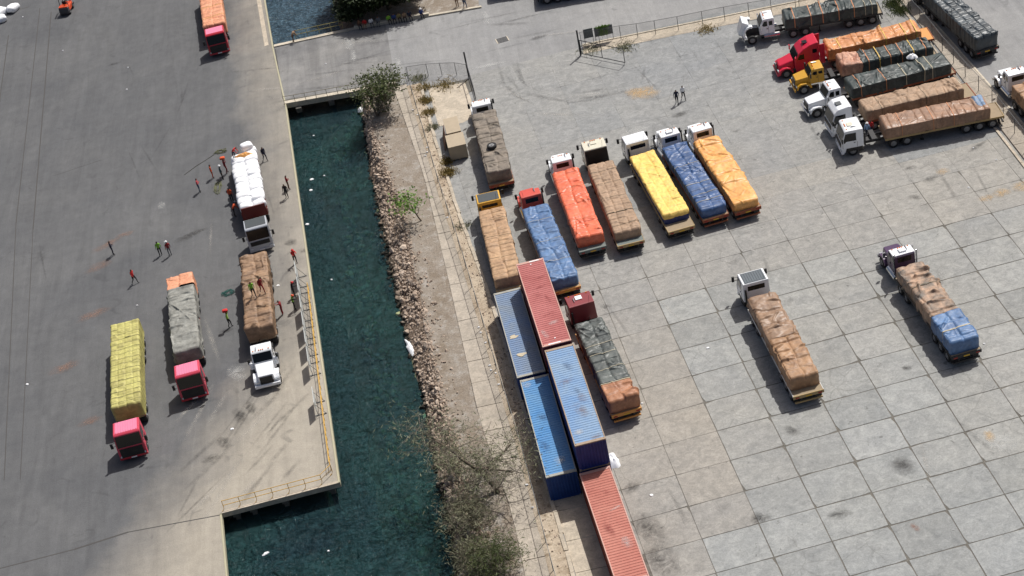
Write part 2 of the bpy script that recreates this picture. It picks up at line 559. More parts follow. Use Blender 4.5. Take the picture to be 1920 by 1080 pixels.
# expansion joints and rails let into the deck
M_GAP = paint('joint_filler', (80, 78, 76), 0.95, 0, 0.3)
for a, b, w in [((-51.95, 81.67), (-49.62, 30.03), .10), ((-50.29, 79.82), (-47.60, 28.23), .12), ((-55.46, 75.70), (-53.84, 41.30), .12), ((-49.62, 30.03), (-46.25, -11.25), .08), ((-47.60, 28.23), (-44.79, -11.71), .07), ((-21.18, 56.28), (-20.48, 44.01), .12),
                ((-45.37, -22.21), (-39.21, -21.88), .10), ((-39.21, -21.88), (-34.81, -21.24), .16), ((-34.81, -21.24), (-27.16, -21.61), .10), ((-36.72, 5.06), (-36.43, -4.46), .04), ((-46.32, 38.25), (-41.03, 39.42), .05), ((-56.77, 82.44), (-53.46, 82.71), .12), ((-57.22, 81.43), (-56.68, 82.24), .12)]:
    strip('expansion_joint', [a, b], -w / 2, w / 2, -0.01, 0.006, M_GAP, quay)
for a in [(-15.70, 29.00), (-15.77, 24.82)]:
    pass

# --- water
water = sheet('harbour_water', [(-45, -160), (2, -160), (2, 50), (-45, 50)], -1.6, water_mat())
sheet('basin_water', [(-45, 50.01), (2, 50.01), (2, 170), (-45, 170)], -1.6, water_mat('basin_water', (62, 84, 100), (72, 94, 108), 0.94))  # stronger sky reflection of the basin put into a paler base colour

# --- bank of the right shore
K_PATH = [(-150, -2.0), (-35.6, -3.65), (-28.6, -3.75), (-17.2, -4.99), (-10.7, -5.18), (3.9, -5.61), (22, -6.29), (41.1, -8.04), (42.3, -8.1), (160, -8.8)]
K_ROCK = [(-150, -4.0), (-34.9, -5.8), (-23.8, -7.07), (-14.1, -7.88), (-5.8, -8.28), (6.8, -8.68), (16.1, -8.98), (26.8, -10.4), (32.7, -11.2), (41, -11.3), (57, -11.6), (66, -12.8), (160, -15)]
K_WATER = [(-150, -7.5), (-32.6, -8.9), (-27.9, -8.9), (-18.9, -9.3), (-8.8, -9.75), (7.8, -10.9), (26.5, -11.8), (42.3, -12.0), (57, -13.0), (66, -13.8), (160, -16)]
K_FENCE = [(-150, 4.0), (-36.2, -1.5), (-22.2, -2.03), (-10.7, -2.83), (5.85, -3.87), (17.4, -4.8), (32, -5.7), (42.2, -6.32)]
K_KERB = [(-150, 5.6), (-36.6, -0.14), (-29.6, -0.5), (-17.7, -1.2), (-7.3, -1.69), (2.7, -2.44), (14, -3.53), (28.7, -4.55), (40.4, -4.97)]
ys = list(np.arange(-120, 150, 0.7))
vs, fs, mi = [], [], []
ncol = 13
for i, y in enumerate(ys):
    xp, xr, xw = lerp_keys(y, K_PATH), lerp_keys(y, K_ROCK), lerp_keys(y, K_WATER)
    xr += 0.5 * (float(fbm(y * 0.5, 3.3)) - 0.5); xw += 0.9 * (float(fbm(y * 0.4, 8.1)) - 0.5)
    cols = [(xp + 0.3, -0.02)] + [(xp + (xr - xp) * k / 5, -0.02 - 0.05 * k / 5) for k in range(0, 6)] + [(xr + (xw - xr) * k / 3, -0.07 - 1.53 * k / 3) for k in (1, 2, 3)] + [(xw - 1.2, -2.1), (xw - 3.0, -2.9), (xw - 6.0, -4.8)]
    for j, (x, z) in enumerate(cols):
        if j > 0: z += 0.16 * (float(fbm(x * 0.9, y * 0.9)) - 0.5)
        if 41.9 < y < 57.3: z = min(z, -0.75)
        vs.append((x, y, z))
for i in range(len(ys) - 1):
    for j in range(ncol - 1):
        a = i * ncol + j
        fs.append((a, a + ncol, a + ncol + 1, a + 1)); mi.append(0 if j < 6 else (1 if j < 9 else 2))
bank = link('shore_bank', np_mesh('shore_bank', vs, fs, [M_DIRT, earth('bank_rubble', (142, 124, 108), (118, 102, 88), (92, 82, 72)), earth('bank_gravel', (132, 126, 100), (106, 108, 82), (92, 112, 80))], True, mi))
bank['kind'] = 'structure'

# --- land on the right, road surface
west = [(lerp_keys(y, K_PATH) + 0.25, y) for y in (-150, -35.6, -28.6, -17.2, -10.7, 3.9, 22, 41.1, 42.0)]
land = sheet('road', west[::-1] [::-1] and [(320, 160), (-8.4, 160), (-8.4, 42.0)] + west[::-1] + [(320, -150)], -0.03, M_ROAD)

# --- bridge that carries the road over the channel
bridge = sheet('bridge_deck', [(-20.47, 42.78), (-7.7, 41.75), (-7.9, 57.35), (-21.38, 57.25)], -0.008, M_BRIDGE, 0.5)
strip('bridge_kerb', [(-20.4, 42.79), (-7.75, 41.72)], -0.55, 0.02, -0.53, 0.10, M_KERB, bridge)
strip('bridge_kerb', [(-21.3, 57.22), (-12.3, 57.2)], -0.02, 0.5, -0.53, 0.12, M_KERB, bridge)
strip('bridge_kerb', [(-12.28, 57.2), (3.6, 55.6)], 0.0, 0.35, -0.2, 0.14, M_KERB, bridge)
for x in (-18.9, -15.2, -11.6):
    MB().box(x - 0.3, x + 0.3, 42.1, 57.0, -1.05, -0.5).box(x - 0.22, x + 0.22, 43.2, 43.7, -4.5, -1.05).obj('pile_cap', M_WALL, bridge)
# dirt lot north of the road
sheet('dirt_lot', [(-9.6, 57.3), (3.3, 55.7), (6.0, 90), (-11, 90)], -0.012, M_DIRT)

# --- walkway, slab by slab
walk = thing('walkway', None, None)
walk['kind'] = 'structure'
random.seed(11)
y = 41.3
while y > -46:
    y2 = y - random.uniform(2.7, 3.3)
    a0, b0, a1, b1 = lerp_keys(y, K_PATH), lerp_keys(y, K_FENCE) - 0.3, lerp_keys(y2, K_PATH), lerp_keys(y2, K_FENCE) - 0.3
    g = 0.03; z = 0.045 + random.uniform(-0.012, 0.012)
    lo = [(a1, y2 + g, -0.15), (b1, y2 + g, -0.15), (b0, y - g, -0.15), (a0, y - g, -0.15)]
    MB().hexa(lo, [(px, py, z) for px, py, _ in lo]).obj('path_slab', M_WALK, walk)
    y = y2
# --- verge between fence and yard
vs, fs = [], []
ys = list(np.arange(-60, 41, 0.8))
for y in ys:
    a, b = lerp_keys(y, K_FENCE) - 0.34, lerp_keys(y, K_KERB)
    for k in range(6):
        x = a + (b - a) * k / 5
        vs.append((x, y, 0.05 + 0.10 * (float(fbm(x * 2.2, y * 2.2)) - 0.4)))
for i in range(len(ys) - 1):
    for k in range(5):
        q = i * 6 + k
        fs.append((q, q + 1, q + 7, q + 6))
verge = link('verge', np_mesh('verge', vs, fs, M_VERGE)); verge['kind'] = 'structure'
y = 40.2
kerb = thing('yard_kerb', None, None); kerb['kind'] = 'structure'
while y > -46:
    y2 = y - random.uniform(1.6, 2.6)
    a, b = lerp_keys(y, K_KERB) + random.uniform(-.05, .05), lerp_keys(y2, K_KERB) + random.uniform(-.05, .05)
    z = 0.14 + random.uniform(-0.03, 0.03)
    lo = [(b - 0.14, y2 + 0.03, -0.1), (b + 0.16, y2 + 0.03, -0.1), (a + 0.16, y - 0.03, -0.1), (a - 0.14, y - 0.03, -0.1)]
    if random.random() > 0.12:
        MB().hexa(lo, [(px, py, z) for px, py, _ in lo]).obj('kerb_stone', M_BEIGE, kerb)
    y = y2

# --- yard: concrete slabs with open joints
yard = sheet('concrete_yard', [(lerp_keys(-60, K_KERB), -60), (48.5, -60), (48.6, 12), (47.2, 40.0), (13, 40.1), (8, 40.1), (0.4, 39.6), (-4.8, 39.6), (-3.4, 14), (-1.6, -7), (0.3, -37)], -0.022, M_JOINT)
random.seed(5)
slab = {}
def ragged_slab(w, h, seed, chip, rough):
    rs = random.Random(seed)
    pts = []
    for (ax, ay), (bx, by) in zip([(-w, -h), (w, -h), (w, h), (-w, h)], [(w, -h), (w, h), (-w, h), (-w, -h)]):
        c = rs.uniform(.05, .16) if rs.random() < chip else .02
        n_ = 5
        for k in range(n_):
            t = k / n_ + (c / 4 if k == 0 else rs.uniform(-.05, .05))
            x, y = ax + (bx - ax) * t, ay + (by - ay) * t
            dn = rs.uniform(0, .016) if rs.random() < .85 else rs.uniform(.02, .06)
            if k == 0: dn = c * .35
            dn *= rough
            x -= math.copysign(dn, x) if abs(abs(x) - w) < 1e-6 else 0
            y -= math.copysign(dn, y) if abs(abs(y) - h) < 1e-6 else 0
            pts.append((x, y))
    n_ = len(pts)
    return MB().add([(x, y, 0) for x, y in pts] + [(x, y, -.06) for x, y in pts], [tuple(range(n_))] + [(i, n_ + i, n_ + (i + 1) % n_, (i + 1) % n_) for i in range(n_)]).mesh('slab', M_SLAB)
for gap in (0.003, 0.02, 0.055):
    slab[gap] = [ragged_slab(4.43 / 2 - gap / 2, 3.64 / 2 - gap / 2, int(gap * 1000) + q, .35 if gap > .01 else .05, 1.0 if gap > .03 else (.6 if gap > .01 else .12)) for q in range(7)]
gt = -0.0660
dv = Vector((math.sin(gt), math.cos(gt))); ev = Vector((math.cos(gt), -math.sin(gt)))
O = Vector((18.18, -27.893))
nslab = 0
for i in range(-20, 8):
    for j in range(-7, 8):
        c = O - dv * 3.64 * (i + 0.5) + ev * 4.43 * (j + 0.5)
        if c.x + 1.7 < lerp_keys(c.y, K_KERB) or c.y > (40.9 if c.x > 1 else 38) or c.y < -52: continue
        if c.x < 3.5 and c.y < -37 or c.x < 20 and c.y < -44 or c.x < 1.5 and c.y < -27: continue
        fxr = 48.2 + (30 - c.y) * 0.032
        cut = c.x + 2.2 - fxr
        cutl = lerp_keys(c.y, K_KERB) - 0.5 - (c.x - 2.2)
        if cut > 3.4 or cutl > 3.4: continue
        sharp = c.y < -6 and c.x > 12
        o = link('slab', random.choice(slab[0.055 if sharp else (0.02 if c.y < 2 else 0.003)]), yard, (c.x, c.y, random.uniform(-0.006, 0.004)), (0, 0, -gt + (random.gauss(0, .0022) if c.y < 2 else 0) + random.choice((0, math.pi))), (random.uniform(.995, 1.001), random.uniform(.995, 1.001), 1) if c.y < 2 else (.9993, .9993, 1))
        if cutl > 0:
            o.scale.x = (4.4 - cutl) / 4.4; o.location.x += cutl / 2
        if cut > 0:
            o.scale.x = (4.4 - cut) / 4.4; o.location.x -= cut / 2
        t = random.gauss(1.0, 0.05 if sharp else 0.012)
        warm = min(1, max(0, 2.2 * float(fbm(c.x * .07 + 3, c.y * .07 + 9, 2)) - .6 + random.uniform(-.12, .12)))
        g = lin(159, 161, 160) if sharp else lin(159, 158, 155)
        b = lin(166, 163, 157)
        if c.x < 14: b = lin(166, 161, 153)
        if c.y > 8: g, b = lin(150, 152, 153), lin(157, 157, 155)
        k = warm * (0.55 if sharp else 1.0)
        o.color = tuple((g[q] * (1 - k) + b[q] * k) * t * 0.87 for q in range(3)) + (1,)
        nslab += 1
print('SLABS', nslab)
# pale pads beside the fence
sheet('pale_pad', [(-4.3, 39.4), (-0.2, 38.9), (0.3, 31.5), (-1.4, 30.6), (-3.9, 31.0)], 0.006, M_BEIGE)
pad = thing('pale_slabs', None, None); pad['kind'] = 'structure'
for k in range(8):
    y0, y1 = -26.2 - 3.4 * k, -29.55 - 3.4 * k
    lo = [(lerp_keys(y1, K_KERB) + .2, y1, -.02), (2.6, y1, -.02), (2.5, y0, -.02), (lerp_keys(y0, K_KERB) + .2, y0, -.02)]
    MB().hexa(lo, [(a, b, 0.012) for a, b, _ in lo]).obj('slab', M_BEIGE, pad)
# stains that have a shape of their own
def blob(name, c, rx, ry, rot, m, z, parent, seed):
    rs = np.random.RandomState(seed)
    n = 26
    ph = rs.rand(4) * 6.28
    vs = [(0, 0, 0)]
    for k in range(n):
        t = 2 * math.pi * k / n
        r = 1 + 0.22 * math.sin(2 * t + ph[0]) + 0.18 * math.sin(3 * t + ph[1]) + 0.12 * math.sin(5 * t + ph[2])
        vs.append((r * math.cos(t), r * math.sin(t), 0))
    me = np_mesh(name, vs, [(0, 1 + k, 1 + (k + 1) % n) for k in range(n)], m, False)
    return link(name, me, parent, (c[0], c[1], z), (0, 0, rot), (rx, ry, 1))
def stain_mat(name, rgb, a=0.6, soft=True):
    n = NT(name)
    p = n.pos()
    n.set(lin(*rgb), 0.8, 0, 0.2)
    tr = n.n('ShaderNodeBsdfTransparent')
    ms = n.n('ShaderNodeMixShader')
    f = n.ramp(n.noise(p, 1.3, 7, 0.8, 1.0), 0.36, 0.70)
    if soft:
        ln = n.n('ShaderNodeVectorMath'); ln.operation = 'LENGTH'
        n.l(n.obj(), ln.inputs[0])
        f = n.math('MULTIPLY', f, n.ramp(ln.outputs['Value'], 0.15, 0.95, (1, 1, 1, 1), (0, 0, 0, 1)))
    f = n.math('MULTIPLY', f, a)
    n.l(f, ms.inputs[0]); n.l(tr.outputs[0], ms.inputs[1]); n.l(n.b.outputs[0], ms.inputs[2]); n.l(ms.outputs[0], n.out.inputs[0])
    return n.m
S_OIL = stain_mat('oil_stain', (66, 64, 62), 0.85)
S_SAND = stain_mat('spilt_sand', (206, 172, 122), 0.95)
S_RUST = stain_mat('rust_stain', (150, 84, 46), 0.95)
S_PALE = stain_mat('pale_stain', (206, 206, 202), 0.75)
S_ORANGE = stain_mat('orange_dust', (168, 122, 96), 0.5)
k = 0
for c, rx, ry in [((-12.39, 53.59), .8, 2.0), ((-12.06, 50.42), .5, 1.8), ((-7.08, 46.50), .5, 1.8), ((2.69, 41.47), 2.6, .5), ((3.79, 52.78), .45, 2.4)]:
    k += 1
    blob('worn_paint', c, rx, ry, 0, S_PALE, 0.0045 + 0.0003 * k, bridge, 300 + k)
S_TYRE = stain_mat('tyre_smear', (76, 75, 74), 0.40)
S_TYREL = stain_mat('dusty_smear', (190, 186, 178), 0.45)
rt = random.Random(77)
for q in range(96):
    k += 1
    if q >= 70: c, rot, par = (rt.uniform(-26, 12), rt.uniform(43.5, 56)), R(rt.uniform(70, 100)), bridge
    elif q < 26: c, rot, par = (rt.uniform(-30, -20), rt.uniform(-20, -6)), R(rt.uniform(-45, -20)), quay
    elif q < 36: c, rot, par = (rt.uniform(-50, -22), rt.uniform(0, 60)), R(rt.uniform(-20, 20)), quay
    elif q < 52:
        a = rt.uniform(0, 1.6); r_ = rt.uniform(6, 13)
        c, rot, par = (14 - r_ * math.cos(a), 39 - r_ * math.sin(a)), a, yard
    else: c, rot, par = (rt.uniform(8, 46), rt.uniform(-34, 36)), R(rt.uniform(-20, 20)), yard
    blob('tyre_smear', c, rt.uniform(.14, .4), rt.uniform(1.6, 5.5), rot, S_TYRE if rt.random() < .7 else S_TYREL, 0.0052 + 0.00025 * k, par, 500 + q)
for m, nm, items in [
    (S_SAND, 'sand_spill', [((17.91, 28.55), 2.0, 1.6, 0), ((17.02, 29.28), 1.3, 1.0, 0), ((41.44, 3.39), .8, .7, 0), ((45.14, -1.78), 1.0, .8, 0), ((43.64, -2.08), .9, .6, 0), ((47.08, -1.48), 1.1, 1.0, 0), ((33.25, -31.68), .5, .9, 0)]),
    (S_RUST, 'rust_spot', [((25.00, -39.20), .34, .55, 0.3)]),
    (S_PALE, 'pale_spill', [((15.56, 21.63), 1.6, .9, 0.2), ((33.93, -32.66), 1.6, 1.4, 0), ((-33.80, 27.29), .5, .9, 0), ((-25.71, -3.57), 1.0, 1.6, 0.4)]),
    (S_OIL, 'oil_stain', [((40.06, 2.73), 1.0, .5, .3), ((38.94, 5.07), .7, .4, 0), ((37.84, 0.41), .8, .5, -.5), ((45.67, 6.15), 1.6, .35, .5), ((14.65, -35.01), .9, .5, 0), ((14.27, -34.89), .7, .8, 0), ((19.18, -26.40), .6, .9, .5), ((20.20, -36.34), 1.2, .6, 0), ((26.13, -32.76), 1.1, 1.6, .3), ((29.85, -22.06), .6, .4, 0), ((4.12, -17.09), .5, .4, 0), ((7.83, -5.63), .6, .5, 0), ((5.78, -28.82), 1.2, .7, .6), ((6.16, -33.42), 1.4, 2.4, .3), ((6.48, -36.94), 1.6, 2.6, .3), ((8.99, 45.30), 1.4, .5, .2), ((25.18, 17.78), .7, .5, 0), ((20.55, 22.95), 1.2, .6, .3),
                              ((-25.46, -9.61), .7, 1.4, .4), ((-26.87, -12.70), .7, 1.2, .4), ((-28.01, -14.39), 1.0, .6, .2), ((-24.51, -8.84), .6, 1.4, .4), ((-30.96, 20.32), 1.6, .7, .3), ((-29.86, 20.87), 1.2, .5, .2), ((-26.72, 3.16), .9, .4, .2), ((-20.34, 15.29), .8, .7, 0), ((-19.05, 13.41), .6, .5, 0), ((-40.84, 61.45), 1.0, .3, .1)]),
    (S_ORANGE, 'dust_stain', [((-39.92, 18.51), 1.8, .9, .4), ((-39.91, 10.43), 2.2, .8, .3), ((-39.33, 22.09), 2.0, .7, .5), ((-42.17, 2.92), 1.8, .9, .3), ((-39.02, -5.81), 1.4, .7, .3), ((-37.45, 23.31), 1.2, .6, .2)])]:
    for c, rx, ry, rot in items:
        k += 1
        blob(nm, c, rx, ry, rot, m, 0.006 + 0.00025 * k, yard if c[0] > 2 else quay, k)

# --- kerbed strips on the far sides of the yard
top_strip = sheet('fence_strip', [(13.2, 39.4), (47.0, 38.2), (47.2, 40.2), (13.4, 41.4)], 0.02, M_BEIGE)
strip('kerb_line', [(13.4, 41.4), (47.3, 40.25)], -0.1, 0.12, -0.02, 0.10, M_KERB)
side = thing('side_pavement', None, None); side['kind'] = 'structure'
yy = 44.0
while yy > -50:
    y2 = yy - 3.0
    fx = lambda q: 48.15 + (30 - q) * 0.032
    kx = lambda q: 49.35 + (31.5 - q) * 0.066 if q > 8 else 50.86 + (8 - q) * 0.05
    lo = [(fx(y2) - .2, y2 + .03, -.05), (kx(y2) - .12, y2 + .03, -.05), (kx(yy) - .12, yy - .03, -.05), (fx(yy) - .2, yy - .03, -.05)]
    MB().hexa(lo, [(a, b, 0.10) for a, b, _ in lo]).obj('paving_slab', M_WALK, side)
    lo = [(kx(y2) - .11, y2 + .02, -.05), (kx(y2) + .07, y2 + .02, -.05), (kx(yy) + .07, yy - .02, -.05), (kx(yy) - .11, yy - .02, -.05)]
    MB().hexa(lo, [(a, b, 0.13) for a, b, _ in lo]).obj('kerb_stone', M_KERB, side)
    lo = [(fx(y2) - .75, y2 + .02, -.05), (fx(y2) - .50, y2 + .02, -.05), (fx(yy) - .50, yy - .02, -.05), (fx(yy) - .75, yy - .02, -.05)]
    MB().hexa(lo, [(a, b, 0.11) for a, b, _ in lo]).obj('kerb_stone', M_BEIGE, side)
    yy = y2

# --- riprap
random.seed(21)
rock_me = []
for v in range(9):
    bm = bmesh.new()
    bmesh.ops.create_icosphere(bm, subdivisions=1, radius=1.0)
    rs = np.random.RandomState(40 + v)
    for q in bm.verts:
        q.co = q.co * (0.75 + 0.5 * rs.rand())
        q.co.z *= 0.7
    me = bpy.data.meshes.new('rock'); bm.to_mesh(me); bm.free(); me.materials.append(M_ROCK); rock_me.append(me)
rocks = []
for k in range(7600):
    y = random.uniform(-46, 41.2)
    xr, xw = lerp_keys(y, K_ROCK), lerp_keys(y, K_WATER)
    t = random.random()
    x = xr + 0.35 + (xw - 1.0 - xr - 0.35) * t
    if random.random() < .06: x = xr + random.uniform(.2, 1.5)
    u = (x - xr) / (xw - xr)
    z = -0.07 - 1.53 * max(0, u)
    w_ = random.random()
    r = random.uniform(0.08, 0.17) if w_ < 0.80 else (random.uniform(0.17, 0.28) if w_ < 0.97 else random.uniform(0.28, 0.42))
    if u < 0.1: r *= 0.75
    rocks.append((r, x, y, z + r * 0.15))
rocks.sort(key=lambda q: -q[0] * (1.25 - (q[2] + 46) / 400))
big, small = rocks[:290], rocks[290:]
for r, x, y, z in big:
    link('rock', random.choice(rock_me), bank, (x, y, z), (random.uniform(0, 6), random.uniform(0, 6), random.uniform(0, 6)), (r * random.uniform(.8, 1.3), r * random.uniform(.8, 1.2), r * random.uniform(.8, 1.2)))
def scatter_rocks(items, name, parent):
    mb_v, mb_f = [], []
    base = [np.array([tuple(v.co) for v in me.vertices]) for me in rock_me]
    faces = [tuple(p.vertices) for p in rock_me[0].polygons]
    for r, x, y, z in items:
        e = Euler((random.uniform(0, 6), random.uniform(0, 6), random.uniform(0, 6))).to_matrix()
        V = (random.choice(base) * r * np.array([random.uniform(.8, 1.3), random.uniform(.8, 1.2), random.uniform(.7, 1.1)])) @ np.array(e) + np.array([x, y, z])
        b = len(mb_v); mb_v += [tuple(q) for q in V]; mb_f += [tuple(i + b for i in f) for f in faces]
    o = link(name, np_mesh(name, mb_v, mb_f, M_ROCK, False), parent)
    o['kind'] = 'stuff'
    return o
scatter_rocks(small, 'small_rocks', bank)
under = []
for k in range(900):
    y = random.uniform(-50, 41)
    d = random.random() ** 1.4 * 4.2
    x = lerp_keys(y, K_WATER) - d
    z = -2.0 - 0.30 * d - random.uniform(0, 0.2)
    under.append((random.uniform(.2, .6), x, y, z))
n = NT('drowned_rock'); n.set(n.mix(n.ramp(n.noise(n.pos(), 1.2, 4, .7), .35, .65), lin(86, 128, 104), lin(166, 166, 122)), .9)
M_DROWN = n.m
uo = scatter_rocks(under, 'sunken_rocks', bank)
uo.data.materials.clear(); uo.data.materials.append(M_DROWN)
rub = []
for k in range(420):
    y = random.uniform(-40, 39)
    a, b = lerp_keys(y, K_FENCE), lerp_keys(y, K_KERB)
    rub.append((random.uniform(.04, .13), a + (b - a) * random.random(), y, 0.06))
scatter_rocks(rub, 'verge_stones', verge)

# ------------------------------------------------------------------ fences and railings
def wire(mb, a, b, z0, z1, pitch=0.13, w=0.011, off=0.0):
    a, b = Vector(a), Vector(b)
    L = (b - a).length; d = (b - a) / L; nrm = Vector((d.y, -d.x))
    H = z1 - z0
    t = -H
    while t < L:
        for sgn in (1, -1):
            s0, s1 = t, t + H
            u0 = max(0.0, -s0) / H; u1 = min(1.0, (L - s0) / H)
            if u1 <= u0: continue
            pts = []
            for u in (u0, u1):
                s_ = s0 + u * H
                z = z0 + (u if sgn > 0 else 1 - u) * H
                p = a + d * s_
                pts.append((p.x, p.y, z))
            (x0, y0, za), (x1, y1, zb) = pts
            ww = w / 2
            mb.add([(x0, y0, za - ww), (x1, y1, zb - ww), (x1, y1, zb + ww), (x0, y0, za + ww)], [(0, 1, 2, 3)])
        t += pitch

def chain_fence(label, posts, H, m=M_POST, base=0.0, cat='fence', rail=True, lean=(0, 0), name='chain_link_fence', pitch=0.13):
    root = thing(name, label, cat, (posts[0][0], posts[0][1], base))
    ox, oy = posts[0]
    Lp = [(x - ox, y - oy) for x, y in posts]
    for x, y in Lp:
        MB().tube([(x, y, 0), (x + lean[0], y + lean[1], H)], 0.035, 6).obj('post', m, root)
    if rail:
        MB().tube([(x + lean[0], y + lean[1], H - 0.02) for x, y in Lp], 0.025, 5).obj('top_rail', m, root)
    mb = MB()
    for a, b in zip(Lp, Lp[1:]):
        wire(mb, (a[0] + lean[0] / 2, a[1] + lean[1] / 2), (b[0] + lean[0] / 2, b[1] + lean[1] / 2), 0.05, H - 0.03, pitch)
    o = link('wire_mesh', np_mesh('wire_mesh', mb.v, mb.f, GALV, False), root)
    return root

py = np.arange(41.8, -46, -3.1)
chain_fence('long chain link fence between the concrete walkway and the container row', [(lerp_keys(y, K_FENCE), float(y)) for y in py], 1.9, base=0.04)
chain_fence('chain link fence along the far side of the yard behind the trucks', [(13.3, 41.2), (15.3, 41.0), (17.67, 40.75), (19.5, 40.4), (21.48, 40.2), (24.0, 40.0), (26.74, 39.95), (29.2, 39.85), (31.86, 39.6), (34.3, 39.3), (36.98, 39.2), (39.6, 39.1), (42.3, 39.0), (45, 38.9), (47.4, 38.8)], 1.75)
chain_fence('chain link fence beside the side pavement at the right', [(47.5, 36.5), (47.8, 33.4), (48.07, 30.38), (48.24, 26.91), (48.32, 23.93), (48.55, 21.19), (48.73, 18.2), (49.04, 15.24), (49.37, 12.4), (49.45, 9.58), (49.51, 6.8), (49.6, 3.8), (49.7, 0.8)], 1.75, base=0.08)
chain_fence('short chain link fence between the tree by the bridge and the tall gate pole', [(-6.2, 42.3), (-4.0, 42.0), (-2.5, 41.5), (-0.9, 40.9), (0.3, 39.9)], 1.6)

def railing(name, label, pts, H=1.0, n_rails=2, m=M_YELLOW, step=1.35, bend=None, base=0.03, r=0.028):
    root = thing(name, label, 'railing', (pts[0][0], pts[0][1], base))
    ox, oy = pts[0]
    Lp = [Vector((x - ox, y - oy, 0)) for x, y in pts]
    for a, b in zip(Lp, Lp[1:]):
        L = (b - a).length; k = max(1, round(L / step))
        for i in range(k + (1 if b is Lp[-1] else 0)):
            p = a + (b - a) * i / k
            if bend:
                q = Vector((bend[0], bend[1], 0))
                MB().tube([p + q, p + q * 0.3 + Vector((0, 0, .04)), p + Vector((0, 0, .22)), p + Vector((0, 0, H))], r, 6).obj('post', m, root)
            else:
                MB().tube([p, p + Vector((0, 0, H))], r, 6).obj('post', m, root)
    for k in range(n_rails):
        z = H * (k + 1) / n_rails
        MB().tube([p + Vector((0, 0, z - 0.01 * k)) for p in Lp], r, 6).obj('rail', m, root)
    return root
railing('quay_railing', 'yellow pipe railing across the lower end of the quay', [(-26.75, -21.1), (-18.55, -20.55), (-17.65, -19.6)], bend=(-0.25, -0.18), base=0.0)
railing('quay_railing', 'long yellow pipe railing along the quay side beside the white boards', [(-17.75, -19.2), (-18.04, -12.7), (-18.3, -5.5), (-18.74, 6.6)], H=0.95)
railing('bridge_railing', 'weathered pipe railing along the near edge of the bridge', [(-20.3, 42.62), (-10.6, 41.78), (-6.5, 41.7)], H=1.0, m=M_RAILGREY, step=1.15, base=0.08)
railing('bridge_railing', 'yellowish pipe railing along the far edge of the bridge by the basin', [(-18.6, 57.55), (-12.9, 57.5)], H=1.05, m=paint('ochre_rail_paint', (170, 160, 96), .6, 0, .4), step=1.5, base=0.1)

# gates
def gate(label, a, b, H, z0, mids, pole_h, pole_r=0.09, mk=M_DARKPOST):
    root = thing('yard_gate', label, 'gate', (a[0], a[1], -0.01))
    d = Vector((b[0] - a[0], b[1] - a[1], 0))
    MB().tube([(0, 0, 0), (0, 0, pole_h)], pole_r, 8).obj('pole', mk, root)
    MB().tube([(0, 0, pole_h - .02), (0, 0, pole_h + .04)], pole_r * 1.15, 8).obj('pole_cap', mk, root)
    e = d.normalized() * 0.14
    for nm, pts in [('bottom_rail', [e + Vector((0, 0, z0)), d + Vector((0, 0, z0))]), ('top_rail', [e + Vector((0, 0, z0 + H)), d + Vector((0, 0, z0 + H))]),
                    ('end_bar', [d + Vector((0, 0, z0)), d + Vector((0, 0, z0 + H))]), ('hinge_bar', [e + Vector((0, 0, z0)), e + Vector((0, 0, z0 + H))])]:
        MB().tube(pts, 0.045, 6).obj(nm, mk, root)
    for t in mids:
        MB().tube([d * t + Vector((0, 0, z0)), d * t + Vector((0, 0, z0 + H))], 0.04, 6).obj('middle_bar', mk, root)
    MB().tube([d * 0.98 + Vector((0, 0, 0)), d * 0.98 + Vector((0, 0, z0))], 0.03, 6).obj('drop_bolt', mk, root)
    return root
gate('open pipe gate leaf hanging from a dark post beside the small sign', (12.85, 39.23), (17.1, 35.2), 1.65, 0.28, [0.5], 3.1)
gate('pipe gate leaf folded back from the tall pole in front of the parked tarp truck', (0.38, 39.7), (0.55, 34.4), 1.7, 0.25, [0.5], 3.2)

# sign panels on the far fence
M_SIGN = paint('grey_sign_panel', (88, 94, 98), 0.6, 0, 0.3)
for nm, lab, x0, x1, y in [('notice_panel', 'small grey panel on the fence right beside the open gate post', 13.7, 14.75, 41.35), ('notice_panel', 'wide grey panel with creeper growing over it on the far fence', 14.9, 16.95, 41.2), ('notice_panel', 'tan panel on the far fence behind the truck with its hood up', 37.4, 39.6, 39.4)]:
    root = thing(nm, lab, 'sign', (x0, y, 0))
    w = x1 - x0
    MB().box(0, w, -0.02, 0.02, 0.75, 1.85).obj('panel', M_SIGN if x0 < 30 else paint('tan_panel', (150, 140, 120), .7), root)
    MB().box(-.02, w + .02, -0.03, 0.03, 1.85, 1.9).obj('frame', GALV, root)
    for xx in (0.05, w - 0.05):
        MB().tube([(xx, 0.05, 0), (xx, 0.05, 1.8)], 0.03, 6).obj('leg', M_POST, root)

